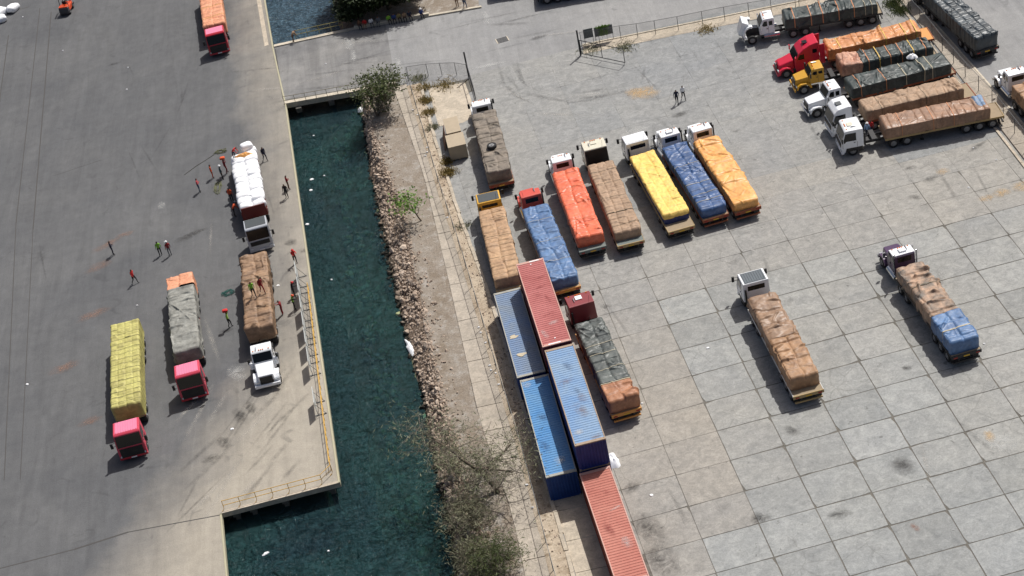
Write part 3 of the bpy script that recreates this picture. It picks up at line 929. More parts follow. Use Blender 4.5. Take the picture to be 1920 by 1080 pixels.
# standing boards along the quay
M_BOARD = paint('white_board', (206, 210, 208), 0.5, 0, 0.2)
bpos = [(-19.62, 8.2), (-19.47, 5.5), (-19.32, 2.75), (-19.18, 0.0), (-19.05, -2.6), (-18.9, -5.4), (-18.62, -11.0)]
blab = ['white board on a steel stand, farthest up the quay, held by the man in red', 'second white board from the upper end of the quay row', 'third white board from the upper end of the quay row', 'middle white board of the quay row', 'third white board from the lower end of the close quay row', 'last white board of the close quay row, beside the white bonneted truck', 'lone white board near the lower quay railing, apart from the row']
for k, (x, y) in enumerate(bpos):
    root = thing('standing_board', blab[k], 'board', (x, y, 0), R(3), 'white boards standing along the quay')
    h = 1.28 if k < 6 else 1.1
    MB().box(-0.02, 0.02, -1.1, 1.1, 0.62, 0.62 + h).obj('panel', M_BOARD, root)
    for s in (-0.85, 0.85):
        MB().tube([(0, s, 0.03), (0, s, 0.62)], 0.03, 6).obj('leg', GALV, root)
        MB().box(-0.25, 0.75, s - .04, s + .04, 0.0, 0.06).obj('foot', M_POST, root)
        MB().tube([(0.02, s, 1.2), (0.7, s, 0.04)], 0.022, 5).obj('brace', M_POST, root)

# ================================================================== TRUCKS
def wheel_meshes(width):
    r = 0.50
    prof = [(-width / 2, 0.30), (-width / 2, 0.44), (-width / 2 + .04, 0.49), (-width / 2 + .08, r), (width / 2 - .08, r), (width / 2 - .04, 0.49), (width / 2, 0.44), (width / 2, 0.30)]
    n = 20
    vs, fs = [], []
    for i in range(n):
        t = 2 * math.pi * i / n
        vs += [(x, q * math.cos(t), q * math.sin(t)) for x, q in prof]
    m = len(prof)
    for i in range(n):
        for k in range(m - 1):
            a = i * m + k; b = ((i + 1) % n) * m + k
            fs.append((a, b, b + 1, a + 1))
    tyre = np_mesh('tyre', vs, fs, RUBBER, False)
    mb = MB()
    mb.tube([(-width / 2 + .03, 0, 0), (width / 2 - 0.06, 0, 0)], 0.305, 16)
    mb.tube([(width / 2 - .07, 0, 0), (width / 2 - 0.02, 0, 0)], [0.30, 0.26], 16, 0)
    mb.tube([(width / 2 - .03, 0, 0), (width / 2 + 0.05, 0, 0)], [0.12, 0.10], 10, 0)
    return tyre, mb.mesh('rim', RIM)
W_SINGLE, W_DUAL = wheel_meshes(0.32), wheel_meshes(0.58)
def wheel(root, x, y, dual=True):
    t, r = W_DUAL if dual else W_SINGLE
    w = link('wheel', t, root, (x, y, 0.5), (0, 0, 0 if x > 0 else math.pi))
    link('rim', r, w)

def slab_poly(mb, prof, xa, xb, mi=0):
    return mb.prism(prof, xa, xb, None, mi)

def mirror_pair(root, y, z, x, m=BLACK, big=True):
    for s in (-1, 1):
        mb = MB()
        mb.tube([(s * (x - .1), y, z + .25), (s * (x + .28), y + .1, z + .2)], .018, 5)
        mb.tube([(s * (x - .1), y, z - .15), (s * (x + .28), y + .1, z - .1)], .018, 5)
        mb.box(s * (x + .28) - .11, s * (x + .28) + .11, y + .06, y + .17, z - .24, z + .28)
        mb.obj('mirror', m, root)

def cabover(root, y0, col, H=2.85, L=2.1, W=2.4, roof=None, roofcol=None, rearwin=True, hatch=None, visor=None, high=False, blackback=False, frontcol=None, biggrille=False):
    yo = lambda pts: [(y + y0, z) for y, z in pts]
    tap = lambda y, z: 1.0 - 0.06 * max(0.0, (z - 1.7)) / 1.2
    if high:
        prof = [(0, .95), (0, H + .35), (.25, H + .42), (L - .75, H + .28), (L - .32, H - .1), (L, 1.60), (L + .05, 1.05), (L + .02, .55), (L - .3, .5), (L - .42, .95)]
    else:
        prof = [(0, .95), (0, H - .04), (.08, H), (L - .5, H), (L - .34, H - .1), (L, 1.60), (L + .05, 1.05), (L + .02, .55), (L - .3, .5), (L - .42, .95)]
    cab = MB().prism(yo(prof), -W / 2, W / 2, tap).obj('cab', col, root, bevel=0.085, seg=3)
    top = (L - .34, H - .1) if not high else (L - .32, H - .1)
    bot = (L, 1.60)
    a = (top[0] + (bot[0] - top[0]) * .08, top[1] + (bot[1] - top[1]) * .08)
    b = (top[0] + (bot[0] - top[0]) * .95, top[1] + (bot[1] - top[1]) * .95)
    MB().prism(yo([(a[0] - .03, a[1]), (b[0] - .03, b[1]), (b[0] + .025, b[1]), (a[0] + .025, a[1])]), -W * .44, W * .44).obj('windscreen', GLASS, cab)
    for s in (-1, 1):
        x0, x1 = s * (W / 2 - .2), s * (W / 2 * .968 + .012)
        MB().prism(yo([(L - .40, H - .30), (L - .10, 1.62), (L - .35, 1.50), (.70, 1.55), (.70, H - .30)]), min(x0, x1), max(x0, x1)).obj('side_window', GLASS, cab)
        MB().box(s * (W / 2 + .005) - .02, s * (W / 2 + .005) + .02, y0 + .8, y0 + .95, 1.5, 1.55).obj('door_handle', BLACK, cab)
        MB().box(min(s * .75, s * 1.1), max(s * .75, s * 1.1), y0 + L + .03, y0 + L + .10, .62, .80).obj('headlight', LAMP, root, bevel=.02)
        MB().box(min(s * .95, s * 1.19), max(s * .95, s * 1.19), y0 + .1, y0 + L - .45, .55, .96).obj('wheel_arch', BLACK, root, bevel=.04)
    if rearwin:
        MB().prism(yo([(-.012, 2.05), (.1, 2.05), (.1, H - .32), (-.012, H - .32)]), -.75, .75).obj('rear_window', GLASS, cab)
    if blackback:
        MB().box(-W / 2 * .93, W / 2 * .93, y0 - .05, y0 - .004, 1.0, H - .12).obj('rear_panel', BLACK, cab)
    MB().prism(yo([(L + .052, 1.06), (L + .03, 1.5), (L + .075, 1.5), (L + .09, 1.06)]), -.95, .95).obj('grille', BLACK, root)
    if biggrille:
        MB().prism(yo([(L + .045, .62), (L + .02, 1.52), (L + .085, 1.52), (L + .105, .62)]), -.98, .98).obj('front_panel', BLACK, root)
        for zz in (.75, .92, 1.2, 1.36): MB().box(-.8, .8, y0 + L + .09, y0 + L + .115, zz, zz + .03).obj('grille_bar', STEEL, root)
    MB().box(-W / 2 - .02, W / 2 + .02, y0 + L - .2, y0 + L + .09, .38, .60).obj('bumper', frontcol or col, root, bevel=.04)
    MB().box(-.24, .24, y0 + L + .092, y0 + L + .105, .42, .54).obj('number_plate', WHITE, root)
    mirror_pair(root, y0 + L - .12, 2.05, W / 2)
    if visor: MB().prism(yo([(L - .40, H - .04), (L - .12, H - .2), (L - .10, H - .26), (L - .38, H - .12)]), -W * .44, W * .44).obj('sun_visor', visor, cab)
    if roof == 'ribbed':
        MB().box(-W * .40, W * .40, y0 + .08, y0 + L - .55, H + .003, H + .02).obj('roof_panel', roofcol, cab)
        for k in range(9):
            x = -W * .36 + W * .72 * k / 8
            MB().box(x - .022, x + .022, y0 + .12, y0 + L - .6, H + .02, H + .055).obj('roof_rib', roofcol, cab)
    elif roof == 'panel':
        MB().box(-W * .42, W * .42, y0 + .12, y0 + L - .58, H + .003, H + .03).obj('roof_panel', roofcol, cab, bevel=.02)
    if hatch: MB().box(-.33, .27, y0 + .75, y0 + 1.3, H + .02 if not high else H + .30, H + .07 if not high else H + .41).obj('roof_hatch', hatch, cab, bevel=.015)
    for s in (-1, 1):
        for yy in (.62, L - .08):
            MB().box(min(s * (W / 2 - .02), s * (W / 2 + .004)), max(s * (W / 2 - .02), s * (W / 2 + .004)), y0 + yy - .012, y0 + yy + .012, 1.0, 1.56).obj('door_seam', BLACK, cab)
        MB().box(min(s * .98, s * 1.2), max(s * .98, s * 1.2), y0 + .05, y0 + .5, .45, .55).obj('step', STEEL, root)
        MB().tube([(s * .35, y0 + L + .01, 1.72), (s * .15, y0 + L - .12, 2.05)], .014, 4).obj('wiper', BLACK, cab)
    MB().tube([(.7, y0 + .15, H - .05), (.75, y0 + .02, H + .75)], .012, 4).obj('antenna', BLACK, cab)
    if not roof and not high:
        for k in range(5): MB().box((-.8, -.2, 0, .2, .8)[k] - .06, (-.8, -.2, 0, .2, .8)[k] + .06, y0 + L - .66, y0 + L - .56, H, H + .06).obj('marker_lamp', AMBER, cab)
        MB().tube([(-.5, y0 + .5, H + .06), (-.5, y0 + 1.0, H + .08)], [.03, .07], 8).obj('air_horn', CHROME, cab)
    MB().tube([(-1.0, y0 - .15, .9), (-1.0, y0 - .15, 2.3)], .09, 8).obj('air_intake', BLACK, root)
    wheel(root, -1.0, y0 + 1.05, False); wheel(root, 1.0, y0 + 1.05, False)
    return y0 + L

def bonnet(root, y0, col, H=2.7, W=2.0, hoodcol=None, roofcol=None, stack=1, hood_up=False, caps=None, tanks=True, visor=None, markers=True, hoodL=1.6, chromeb=False, backwin=True, roofbox=None):
    hoodcol = hoodcol or col
    yo = lambda pts: [(y + y0, z) for y, z in pts]
    tap = lambda y, z: 1.0 - 0.05 * max(0.0, (z - 1.7))
    cab = MB().prism(yo([(0, .9), (0, H - .06), (.1, H), (1.05, H), (1.2, H - .08), (1.62, 1.80), (1.62, .9)]), -W / 2, W / 2, tap).obj('cab', col, root, bevel=.08, seg=3)
    MB().prism(yo([(1.2, H - .14), (1.57, 1.88), (1.62, 1.88), (1.25, H - .14)]), -W * .43, W * .43).obj('windscreen', GLASS, cab)
    if roofcol:
        MB().prism(yo([(-.015, H - .12), (.09, H + .015), (1.06, H + .015), (1.23, H - .1)]), -W / 2 * .965, W / 2 * .965).obj('roof', roofcol, cab, bevel=.02)
    for s in (-1, 1):
        x0, x1 = s * (W / 2 - .2), s * (W / 2 * .972 + .01)
        MB().prism(yo([(1.08, H - .26), (1.38, 1.85), (.75, 1.85), (.75, H - .26)]), min(x0, x1), max(x0, x1)).obj('side_window', GLASS, cab)
        MB().prism(yo([(.58, H - .3), (.58, 1.9), (.2, 1.9), (.2, H - .3)]), min(x0, x1), max(x0, x1)).obj('side_window', GLASS, cab)
        MB().box(s * (W / 2 + .01) - .02, s * (W / 2 + .01) + .02, y0 + .7, y0 + .85, 1.55, 1.6).obj('door_handle', BLACK, cab)
    if backwin: MB().prism(yo([(-.012, 1.95), (.1, 1.95), (.1, H - .25), (-.012, H - .25)]), -.62, .62).obj('rear_window', GLASS, cab)
    y1 = y0 + 1.62; y2 = y1 + hoodL
    par = root
    hood = None
    pts_h = MB().hexa([(-.86, y1 + .01, 1.0), (.86, y1 + .01, 1.0), (.74, y2, .95), (-.74, y2, .95)][::1], [(-.82, y1 + .01, 1.78), (.82, y1 + .01, 1.78), (.66, y2 - .05, 1.54), (-.66, y2 - .05, 1.54)])
    hood = pts_h.obj('hood', hoodcol, root, bevel=.06)
    yc = y2 - .72
    for s in (-1, 1):
        prof = [(yc - .85, .62), (yc - .85, .85), (yc - .55, 1.14), (yc - .25, 1.24), (yc + .3, 1.22), (yc + .62, 1.02), (yc + .72, .62), (yc + .58, .62), (yc + .45, .92), (yc + .1, 1.1), (yc - .3, 1.08), (yc - .6, .85), (yc - .66, .62)]
        f = MB().prism(prof, min(s * .60, s * 1.16), max(s * .60, s * 1.16)).obj('fender', hoodcol, hood, bevel=.03)
        MB().box(min(s * .70, s * 1.05), max(s * .70, s * 1.05), yc + .66, yc + .74, .84, 1.0).obj('headlight', LAMP, hood, bevel=.02)
    MB().box(-.56, .56, y2 - .02, y2 + .05, .8, 1.46).obj('grille', BLACK, hood, bevel=.02)
    if hood_up:
        # hood tipped forward on its front hinge
        piv = Vector((0, y2 + .02, .8))
        hood.rotation_euler = (R(-62), 0, 0)
        rot = Euler((R(-62), 0, 0)).to_matrix()
        hood.location = piv - rot @ piv
        eng = MB().box(-.38, .38, y1 + .05, y2 - .35, .85, 1.45).obj('engine', STEEL, root, bevel=.06)
        for k in range(4):
            MB().tube([(-.3 + .2 * k, y1 + .1, 1.46), (-.28 + .2 * k, y1 + .6, 1.52), (-.3 + .2 * k, y2 - .5, 1.46)], .045, 6).obj('hose', CHROME if k % 2 else BLACK, root)
        MB().box(-.5, .5, y2 - .3, y2 - .2, .8, 1.5).obj('radiator', BLACK, root)
    MB().box(-1.15, 1.15, y2 + .08, y2 + .24, .45, .74).obj('bumper', CHROME if chromeb else hoodcol, root, bevel=.04)
    MB().box(-.24, .24, y2 + .242, y2 + .255, .52, .66).obj('number_plate', WHITE, root)
    for k, s in enumerate((-1, 1)):
        if stack & (1 << k):
            MB().tube([(s * (W / 2 + .02), y0 - .16, .9), (s * (W / 2 + .02), y0 - .16, 2.95), (s * (W / 2 + .02), y0 - .24, 3.05)], .075, 8).obj('exhaust_stack', CHROME if chromeb else STEEL, root, smooth=True)
        if tanks:
            MB().tube([(s * .98, y0 - .45, .72), (s * .98, y0 + 1.2, .72)], .27, 12).obj('fuel_tank', CHROME, root)
        if caps:
            MB().tube([(s * (W / 2 + .16), y1 - .12, 1.25), (s * (W / 2 + .16), y1 - .12, 1.85)], .17, 10).obj('air_cleaner', caps, root)
            MB().ball((s * (W / 2 + .16), y1 - .12, 1.87), .2, .2, .1).obj('air_cleaner_cap', caps, root, smooth=True)
    if markers:
        for k in range(5):
            x = (-.7, -.18, 0, .18, .7)[k]
            MB().box(x - .05, x + .05, y0 + .95, y0 + 1.05, H, H + .06).obj('marker_lamp', AMBER, cab)
    MB().tube([(.45, y0 + .45, H + .05), (.45, y0 + 1.0, H + .07)], [.03, .07], 8).obj('air_horn', CHROME, cab)
    MB().tube([(-.75, y0 + .15, H - .05), (-.8, y0 + .05, H + .7)], .012, 4).obj('antenna', BLACK, cab)
    for s in (-1, 1):
        for yy in (.66, 1.5):
            MB().box(min(s * (W / 2 - .02), s * (W / 2 + .004)), max(s * (W / 2 - .02), s * (W / 2 + .004)), y0 + yy - .012, y0 + yy + .012, 1.0, 1.82).obj('door_seam', BLACK, cab)
        MB().box(min(s * .8, s * 1.15), max(s * .8, s * 1.15), y0 + .9, y0 + 1.5, .5, .58).obj('step', STEEL, root)
    if roofbox: MB().box(-.3, .35, y0 + .3, y0 + .8, H, H + .16).obj('roof_box', roofbox, cab, bevel=.04)
    if visor: MB().prism(yo([(1.15, H - .02), (1.5, H - .16), (1.52, H - .22), (1.17, H - .1)]), -W * .43, W * .43).obj('sun_visor', visor, cab)
    mirror_pair(root, y0 + 1.35, 2.0, W / 2, CHROME if chromeb else BLACK)
    wheel(root, -1.0, yc - .02, False); wheel(root, 1.0, yc - .02, False)
    return y2

def sleeper(root, y0, col):
    yo = lambda pts: [(y + y0, z) for y, z in pts]
    tap = lambda y, z: 1.0 - 0.07 * max(0.0, (z - 1.8))
    cab = MB().prism(yo([(0, .9), (0, 3.35), (.12, 3.45), (.9, 3.28), (1.6, 2.95), (2.12, 2.52), (2.62, 1.86), (2.62, .9)]), -1.17, 1.17, tap).obj('cab', col, root, bevel=.08, seg=3)
    MB().prism(yo([(2.18, 2.47), (2.60, 1.9), (2.66, 1.9), (2.24, 2.47)]), -.98, .98).obj('windscreen', GLASS, cab)
    for s in (-1, 1):
        x0, x1 = s * .9, s * 1.15
        MB().prism(yo([(2.05, 2.4), (2.36, 1.88), (1.6, 1.88), (1.6, 2.4)]), min(x0, x1), max(x0, x1)).obj('side_window', GLASS, cab)
        MB().prism(yo([(.7, 2.75), (.7, 2.35), (.25, 2.35), (.25, 2.75)]), min(x0, s * 1.125), max(x0, s * 1.125)).obj('sleeper_window', GLASS, cab)
        MB().box(min(s * 1.06, s * 1.17), max(s * 1.06, s * 1.17), y0 - .55, y0 - .02, .95, 3.2).obj('side_fairing', col, cab, bevel=.03)
        MB().box(min(s * .8, s * 1.14), max(s * .8, s * 1.14), y0 + .2, y0 + 2.5, .42, .95).obj('side_skirt', col, cab, bevel=.04)
    MB().box(-.3, .3, y0 + 1.0, y0 + 1.5, 3.1, 3.24).obj('roof_hatch', GLASS, cab)
    y1 = y0 + 2.64; y2 = y1 + 1.75
    hood = MB().hexa([(-1.0, y1, .85), (1.0, y1, .85), (.9, y2, .6), (-.9, y2, .6)], [(-.86, y1, 1.84), (.86, y1, 1.84), (.66, y2 - .2, 1.36), (-.66, y2 - .2, 1.36)]).obj('hood', col, root, bevel=.14, seg=4)
    yc = y2 - .85
    for s in (-1, 1):
        prof = [(yc - .75, .55), (yc - .7, .85), (yc - .45, 1.12), (yc - .1, 1.24), (yc + .35, 1.18), (yc + .72, .95), (yc + .85, .5), (yc + .6, .5), (yc + .48, .85), (yc + .12, 1.06), (yc - .25, 1.02), (yc - .52, .8), (yc - .58, .55)]
        MB().prism(prof, min(s * .62, s * 1.18), max(s * .62, s * 1.18)).obj('fender', col, hood, bevel=.05)
        MB().box(min(s * .62, s * 1.0), max(s * .62, s * 1.0), yc + .72, yc + .86, .82, .98).obj('headlight', LAMP, hood, bevel=.03)
    MB().box(-.5, .5, y2 - .03, y2 + .04, .68, 1.2).obj('grille', BLACK, hood, bevel=.03)
    MB().box(-1.12, 1.12, y2 - .12, y2 + .12, .36, .62).obj('bumper', col, root, bevel=.06)
    mirror_pair(root, y0 + 2.45, 2.1, 1.14, col)
    wheel(root, -1.02, yc, False); wheel(root, 1.02, yc, False)
    return y2

# ------------------------------------------------------------------ tarpaulin loads
def tarp(root, name, m, s0, s1, W, z0, z1, seed, bl=0.9, nb=2, lump=0.12, wr=0.045, dip=0.06, res=0.065, zig=0.0, sag=0.0, capf=True, capr=True, rr=0.16, x_off=0.0):
    """cloth stretched over a row of bales: y from -s0 (front) to -s1 (rear)"""
    rs = np.random.RandomState(seed)
    L = s1 - s0
    dip *= 1.5; wr *= 1.75; lump *= 1.55
    # cross-section with rounded shoulders
    H = z1 - z0
    pts = [(-W / 2, z0), (-W / 2, z1 - rr)] + [(-W / 2 + rr - rr * math.cos(t), z1 - rr + rr * math.sin(t)) for t in np.linspace(0.3, 1.27, 4)] + [(-W / 2 + rr, z1), (W / 2 - rr, z1)]
    pts += [(W / 2 - rr + rr * math.sin(t), z1 - rr + rr * math.cos(t)) for t in np.linspace(0.3, 1.27, 4)] + [(W / 2, z1 - rr), (W / 2, z0)]
    pts = np.array(pts)
    dl = np.r_[0, np.cumsum(np.hypot(*np.diff(pts, axis=0).T))]
    nt = int(dl[-1] / res) + 1
    tt = np.linspace(0, dl[-1], nt)
    px = np.interp(tt, dl, pts[:, 0]); pz = np.interp(tt, dl, pts[:, 1])
    nx = np.gradient(pz, tt) * -1; nz = np.gradient(px, tt)
    nn = np.hypot(nx, nz); nx /= nn; nz /= nn
    ns = max(4, int(L / res))
    ss = np.linspace(0, L, ns + 1)
    S, T = np.meshgrid(ss, tt, indexing='ij')
    X = np.tile(px, (ns + 1, 1)); Z = np.tile(pz, (ns + 1, 1))
    NX = np.tile(nx, (ns + 1, 1)); NZ = np.tile(nz, (ns + 1, 1))
    sd = rs.rand() * 50
    # rounded ends
    e = np.minimum(S if capf else 9, (L - S) if capr else 9)
    rnd = 0.13 * np.clip(1 - e / 0.22, 0, 1) ** 2
    v = (Z - z0) / H
    # bales under the cloth: pillow-shaped cells with narrow seams between them
    cuts = [-0.3 * bl * rs.rand()]
    while cuts[-1] < L: cuts.append(cuts[-1] + bl * rs.uniform(0.75, 1.25))
    cuts = np.array(cuts)
    idx = np.clip(np.searchsorted(cuts, ss, 'right') - 1, 0, len(cuts) - 2)
    u = ((ss - cuts[idx]) / (cuts[idx + 1] - cuts[idx]))[:, None] + 0.10 * (fbm(X * 0.9 + sd, S * 0.35 + sd, 2) - 0.5) * 2
    girth = (X / W + 0.5) * nb + 0.14 * (fbm(S * 0.5 + sd, X * 0.4, 2) - 0.5) * 2
    colm = np.clip(girth.astype(int), 0, nb - 1)
    w_ = girth - colm
    bh = (rs.rand(len(cuts), nb) - 0.5)
    pil = (1 - np.abs(np.clip(2 * u - 1, -1, 1)) ** 7)
    pilx = (1 - np.abs(np.clip(2 * w_ - 1, -1, 1)) ** 8)
    side = np.abs(NX) > 0.8
    pilx = np.where(side, 1.0, pilx)
    mod = 0.25 + 1.2 * fbm(S * 0.6 + sd, X * 0.8 + sd, 2)
    d = np.zeros_like(S)
    hh = bh[idx[:, None], colm]
    for _ in range(2):
        h2 = hh.copy()
        h2[1:-1] = (hh[:-2] + 2 * hh[1:-1] + hh[2:]) / 4
        h2[:, 1:-1] = (h2[:, :-2] + 2 * h2[:, 1:-1] + h2[:, 2:]) / 4
        hh = h2
    d += dip * 1.1 * mod * (pil * pilx - 1) + lump * 0.8 * hh * v * pil
    # drawn folds of the cloth: separate ridges, most of them across the load
    per = dl[-1]
    nf = int(L * 5.5)
    for k in range(nf):
        c0, t0 = rs.rand() * L, rs.rand() * per
        ang = rs.normal(0, 0.45) + (math.pi / 2 if rs.rand() < 0.25 else 0.0)
        ln, wd, am = rs.uniform(0.35, 1.3), rs.uniform(0.045, 0.11), wr * rs.uniform(-0.9, 1.5)
        ds, dt = S - c0, T - t0
        al = dt * math.cos(ang) + ds * math.sin(ang)
        ac = ds * math.cos(ang) - dt * math.sin(ang) + 0.10 * al * al * rs.uniform(-1, 1)
        d += am * np.exp(-(ac / wd) ** 2 - (al / ln) ** 2 * 1.6)
    d += wr * 0.5 * (fbm(S * 2.2 + sd, X * 2.2 + Z * 2, 2) - 0.5)
    d += lump * 0.9 * (fbm(S * 0.45 + sd, X * 0.25 + sd, 2) - 0.5) * v
    if sag: d -= sag * np.exp(-((S / L - 0.5) / 0.4) ** 2) * v
    d -= rnd
    X2 = X + NX * d * 0.75 + 0.05 * (fbm(S * 0.5 + sd, S * 0 + sd) - 0.5) * 2 + x_off
    Z2 = Z + NZ * d - rnd * 0.4
    low = (v < 0.02)
    Z2 = np.where(low, Z2 + 0.10 * (fbm(S * 1.7 + sd, T * 0 + X) - 0.5), Z2)
    if zig: Z2 = np.where(low, z0 + zig * np.abs(((S / 0.9) % 1.0) * 2 - 1), Z2)
    Y2 = -(s0 + S) + np.where(e < 0.15, 0.04 * (fbm(X * 2 + sd, Z * 2) - 0.5), 0)
    V = np.stack([X2, Y2, Z2], -1)
    rings = [V[i] for i in range(ns + 1)]
    zb = z0
    def cap(ring, y, sgn):
        out = []
        n_c = 6
        cx = ring[:, 0].mean()
        for k in range(1, n_c + 1):
            f = 1 - k / n_c
            q = ring.copy()
            q[:, 0] = cx + (ring[:, 0] - cx) * f
            q[:, 2] = np.minimum(ring[:, 2], zb + (ring[:, 2] - zb) * f)
            bump = 0.06 * (fbm(q[:, 0] * 2.2 + sd + sgn, q[:, 2] * 2.2 + sd, 2) - 0.3) + 0.05 * math.sin(math.pi * min(1, k / n_c))
            q[:, 1] = y + sgn * bump
            out.append(q)
        return out
    if capf: rings = cap(rings[0], -s0, 1)[::-1] + rings
    if capr: rings = rings + cap(rings[-1], -s1, -1)
    A = np.array(rings)
    nr = A.shape[0]
    i = np.arange(nr - 1)[:, None]; j = np.arange(nt - 1)[None, :]
    a = i * nt + j
    F = np.stack([a, a + 1, a + nt + 1, a + nt], -1).reshape(-1, 4)
    o = link(name, np_mesh(name, A.reshape(-1, 3), F, m), root)
    return o, V, ss

def strap(root, V, s_index, m, w=0.10, name='strap', off=0.03):
    """webbing that follows the cloth surface across the load"""
    i = max(1, min(len(V) - 2, s_index))
    row = V[i].copy()
    c = row.mean(0)
    # pull the strap straight over the dips
    top = np.maximum.reduce([V[i - 1], V[i], V[i + 1]])[:, 2]
    row[:, 2] = np.maximum(row[:, 2], top) + off
    sgn = np.sign(row[:, 0] - c[0])
    row[:, 0] += sgn * off
    vs, fs = [], []
    for p in row:
        vs += [(p[0], p[1] - w / 2, p[2]), (p[0], p[1] + w / 2, p[2])]
    for k in range(len(row) - 1):
        fs.append((2 * k, 2 * k + 2, 2 * k + 3, 2 * k + 1))
    return link(name, np_mesh(name, vs, fs, m, False), root)

def flatbed(root, L, tail=0.3, W=2.48, deck=WOOD, rail=STEEL, axles=3, drive=True, front_ext=0.05, plate=True, light=True, tailcol=None, tool=False, nose=0.0):
    y1 = -(L + tail)
    MB().box(-W / 2, W / 2, y1, front_ext, 1.08, 1.20).obj('deck', deck, root)
    for s in (-1, 1):
        MB().box(min(s * W / 2, s * (W / 2 + .04)), max(s * W / 2, s * (W / 2 + .04)), y1 - .02, front_ext + .02, 1.02, 1.22).obj('side_rail', rail, root)
        MB().box(s * .48 - .07, s * .48 + .07, y1 + .1, front_ext - .1, .78, 1.08).obj('frame_beam', STEEL, root)
    MB().box(-W / 2 - .04, W / 2 + .04, y1 - .10, y1 - .021, .92, 1.23).obj('tail_board', tailcol or rail, root)
    MB().box(-1.15, 1.15, y1 - .08, y1 + .04, .42, .56).obj('underrun_bar', tailcol or STEEL, root)
    for s in (-1, 1):
        MB().box(s * .62 - .04, s * .62 + .04, y1 - .04, y1 + .03, .5, .95).obj('bar_hanger', STEEL, root)
        if light: MB().box(s * .95 - .16, s * .95 + .16, y1 - .125, y1 - .10, .97, 1.09).obj('tail_lamp', TAIL, root)
        MB().box(min(s * .68, s * 1.2), max(s * .68, s * 1.2), y1 + .30, y1 + .33, .25, .85).obj('mud_flap', BLACK, root)
    if plate: MB().box(-.26, .26, y1 - .115, y1 - .10, .95, 1.08).obj('number_plate', PLATE, root)
    for k in range(axles):
        y = y1 + 1.0 + 1.25 * k
        wheel(root, -.95, y); wheel(root, .95, y)
        MB().tube([(-.8, y, .5), (.8, y, .5)], .07, 6).obj('axle', STEEL, root)
    if drive:
        for y in (-.75, -2.05):
            wheel(root, -.95, y); wheel(root, .95, y)
            MB().tube([(-.8, y, .5), (.8, y, .5)], .08, 6).obj('axle', STEEL, root)
    for s in (-1, 1):
        MB().tube([(s * .75, -3.6, .12), (s * .75, -3.6, 1.05)], .06, 6).obj('landing_leg', STEEL, root)
        MB().box(s * .75 - .14, s * .75 + .14, -3.75, -3.45, .06, .12).obj('landing_foot', STEEL, root)

def chassis(root, y_rear, y_front):
    for s in (-1, 1):
        MB().box(s * .42 - .05, s * .42 + .05, y_rear, y_front - .2, .72, .96).obj('chassis_rail', STEEL, root)
    MB().box(-.36, .36, -.95, -.15, .97, 1.07).obj('fifth_wheel', BLACK, root)
    MB().box(-.3, .3, min(.25, y_front - 2.2), y_front - .8, .55, .9).obj('gearbox', BLACK, root)

def truck(label, F, h, L, zt, cab, tarps, tail=0.3, W=2.55, group=None, straps=None, bed={}, z0=1.10, name='cargo_truck'):
    root = thing(name, label, 'truck', (F[0], F[1], 0), -R(h), group)
    style, gap, kw = cab
    yf = {'over': cabover, 'bonnet': bonnet, 'sleeper': sleeper}[style](root, gap, **kw)
    chassis(root, -2.9, yf - .1)
    if gap > 1.3:
        MB().box(-.85, .85, gap * .35, gap * .35 + .5, .97, 1.25).obj('tool_box', STEEL, root, bevel=.03)
        MB().tube([(.45, gap - .1, 1.3), (.5, gap * .5, 1.05), (.3, .1, 1.3)], .03, 5).obj('air_hose', BLACK, root)
    flatbed(root, L, tail, **bed)
    res = []
    for t in tarps:
        t = dict(t)
        nm = t.pop('name', 'tarpaulin')
        o, V, ss = tarp(root, nm, t.pop('m'), t.pop('s0', 0.0), t.pop('s1', L), t.pop('W', W), t.pop('z0', z0), t.pop('zt', zt), **t)
        if 'lab' in t: o['label'] = t['lab']
        res.append((o, V, ss))
    for st in (straps or []):
        k, s, m = st[:3]
        o, V, ss = res[k]
        strap(root, V, int(np.argmin(abs(ss - s))), m, *(st[3:]))
    return root, res

# ------------------------------------------------------------------ the trucks of the photograph
T_YELLOWGREEN = tarp_mat('olive_yellow_tarp', (192, 186, 104), (170, 162, 92), 0.62)
T_GREY = tarp_mat('grey_tarp', (150, 150, 142), (122, 122, 116), 0.75)
T_ORANGE = tarp_mat('orange_tarp', (226, 158, 120), (210, 138, 100), 0.6)
T_BROWN = tarp_mat('brown_tarp', (156, 124, 94), (120, 95, 74), 0.55)
T_GREYBROWN = tarp_mat('greybrown_tarp', (138, 126, 112), (112, 104, 94), 0.7)
T_TAN = tarp_mat('tan_tarp', (186, 150, 112), (164, 130, 98), 0.6)
T_BLUE = tarp_mat('blue_tarp', (94, 128, 170), (72, 102, 144), 0.5, coat=.15)
T_NAVY = tarp_mat('navy_tarp', (66, 98, 146), (48, 78, 122), 0.45, coat=.35)
T_RED = tarp_mat('orange_red_tarp', (232, 112, 70), (220, 94, 54), 0.5, coat=.35)
T_PINKTAN = tarp_mat('pinkish_brown_tarp', (174, 144, 116), (148, 122, 98), 0.65)
T_YELLOW = tarp_mat('bright_yellow_tarp', (244, 208, 104), (234, 190, 88), 0.55)
T_AMBER = tarp_mat('amber_tarp', (236, 172, 88), (222, 152, 70), 0.5, coat=.3)
T_CHAR = tarp_mat('charcoal_tarp', (92, 98, 94), (66, 72, 72), 0.5, coat=.2)
T_GREEN = tarp_mat('dark_green_tarp', (66, 76, 74), (44, 52, 52), 0.5, coat=.2)
T_RUST = tarp_mat('rust_brown_tarp', (178, 124, 88), (152, 102, 72), 0.5)
T_BROWN2 = tarp_mat('dusty_brown_tarp', (160, 128, 100), (132, 104, 82), 0.45, coat=.15)
T_OCHRE = tarp_mat('ochre_brown_tarp', (172, 134, 98), (146, 110, 80), 0.5)
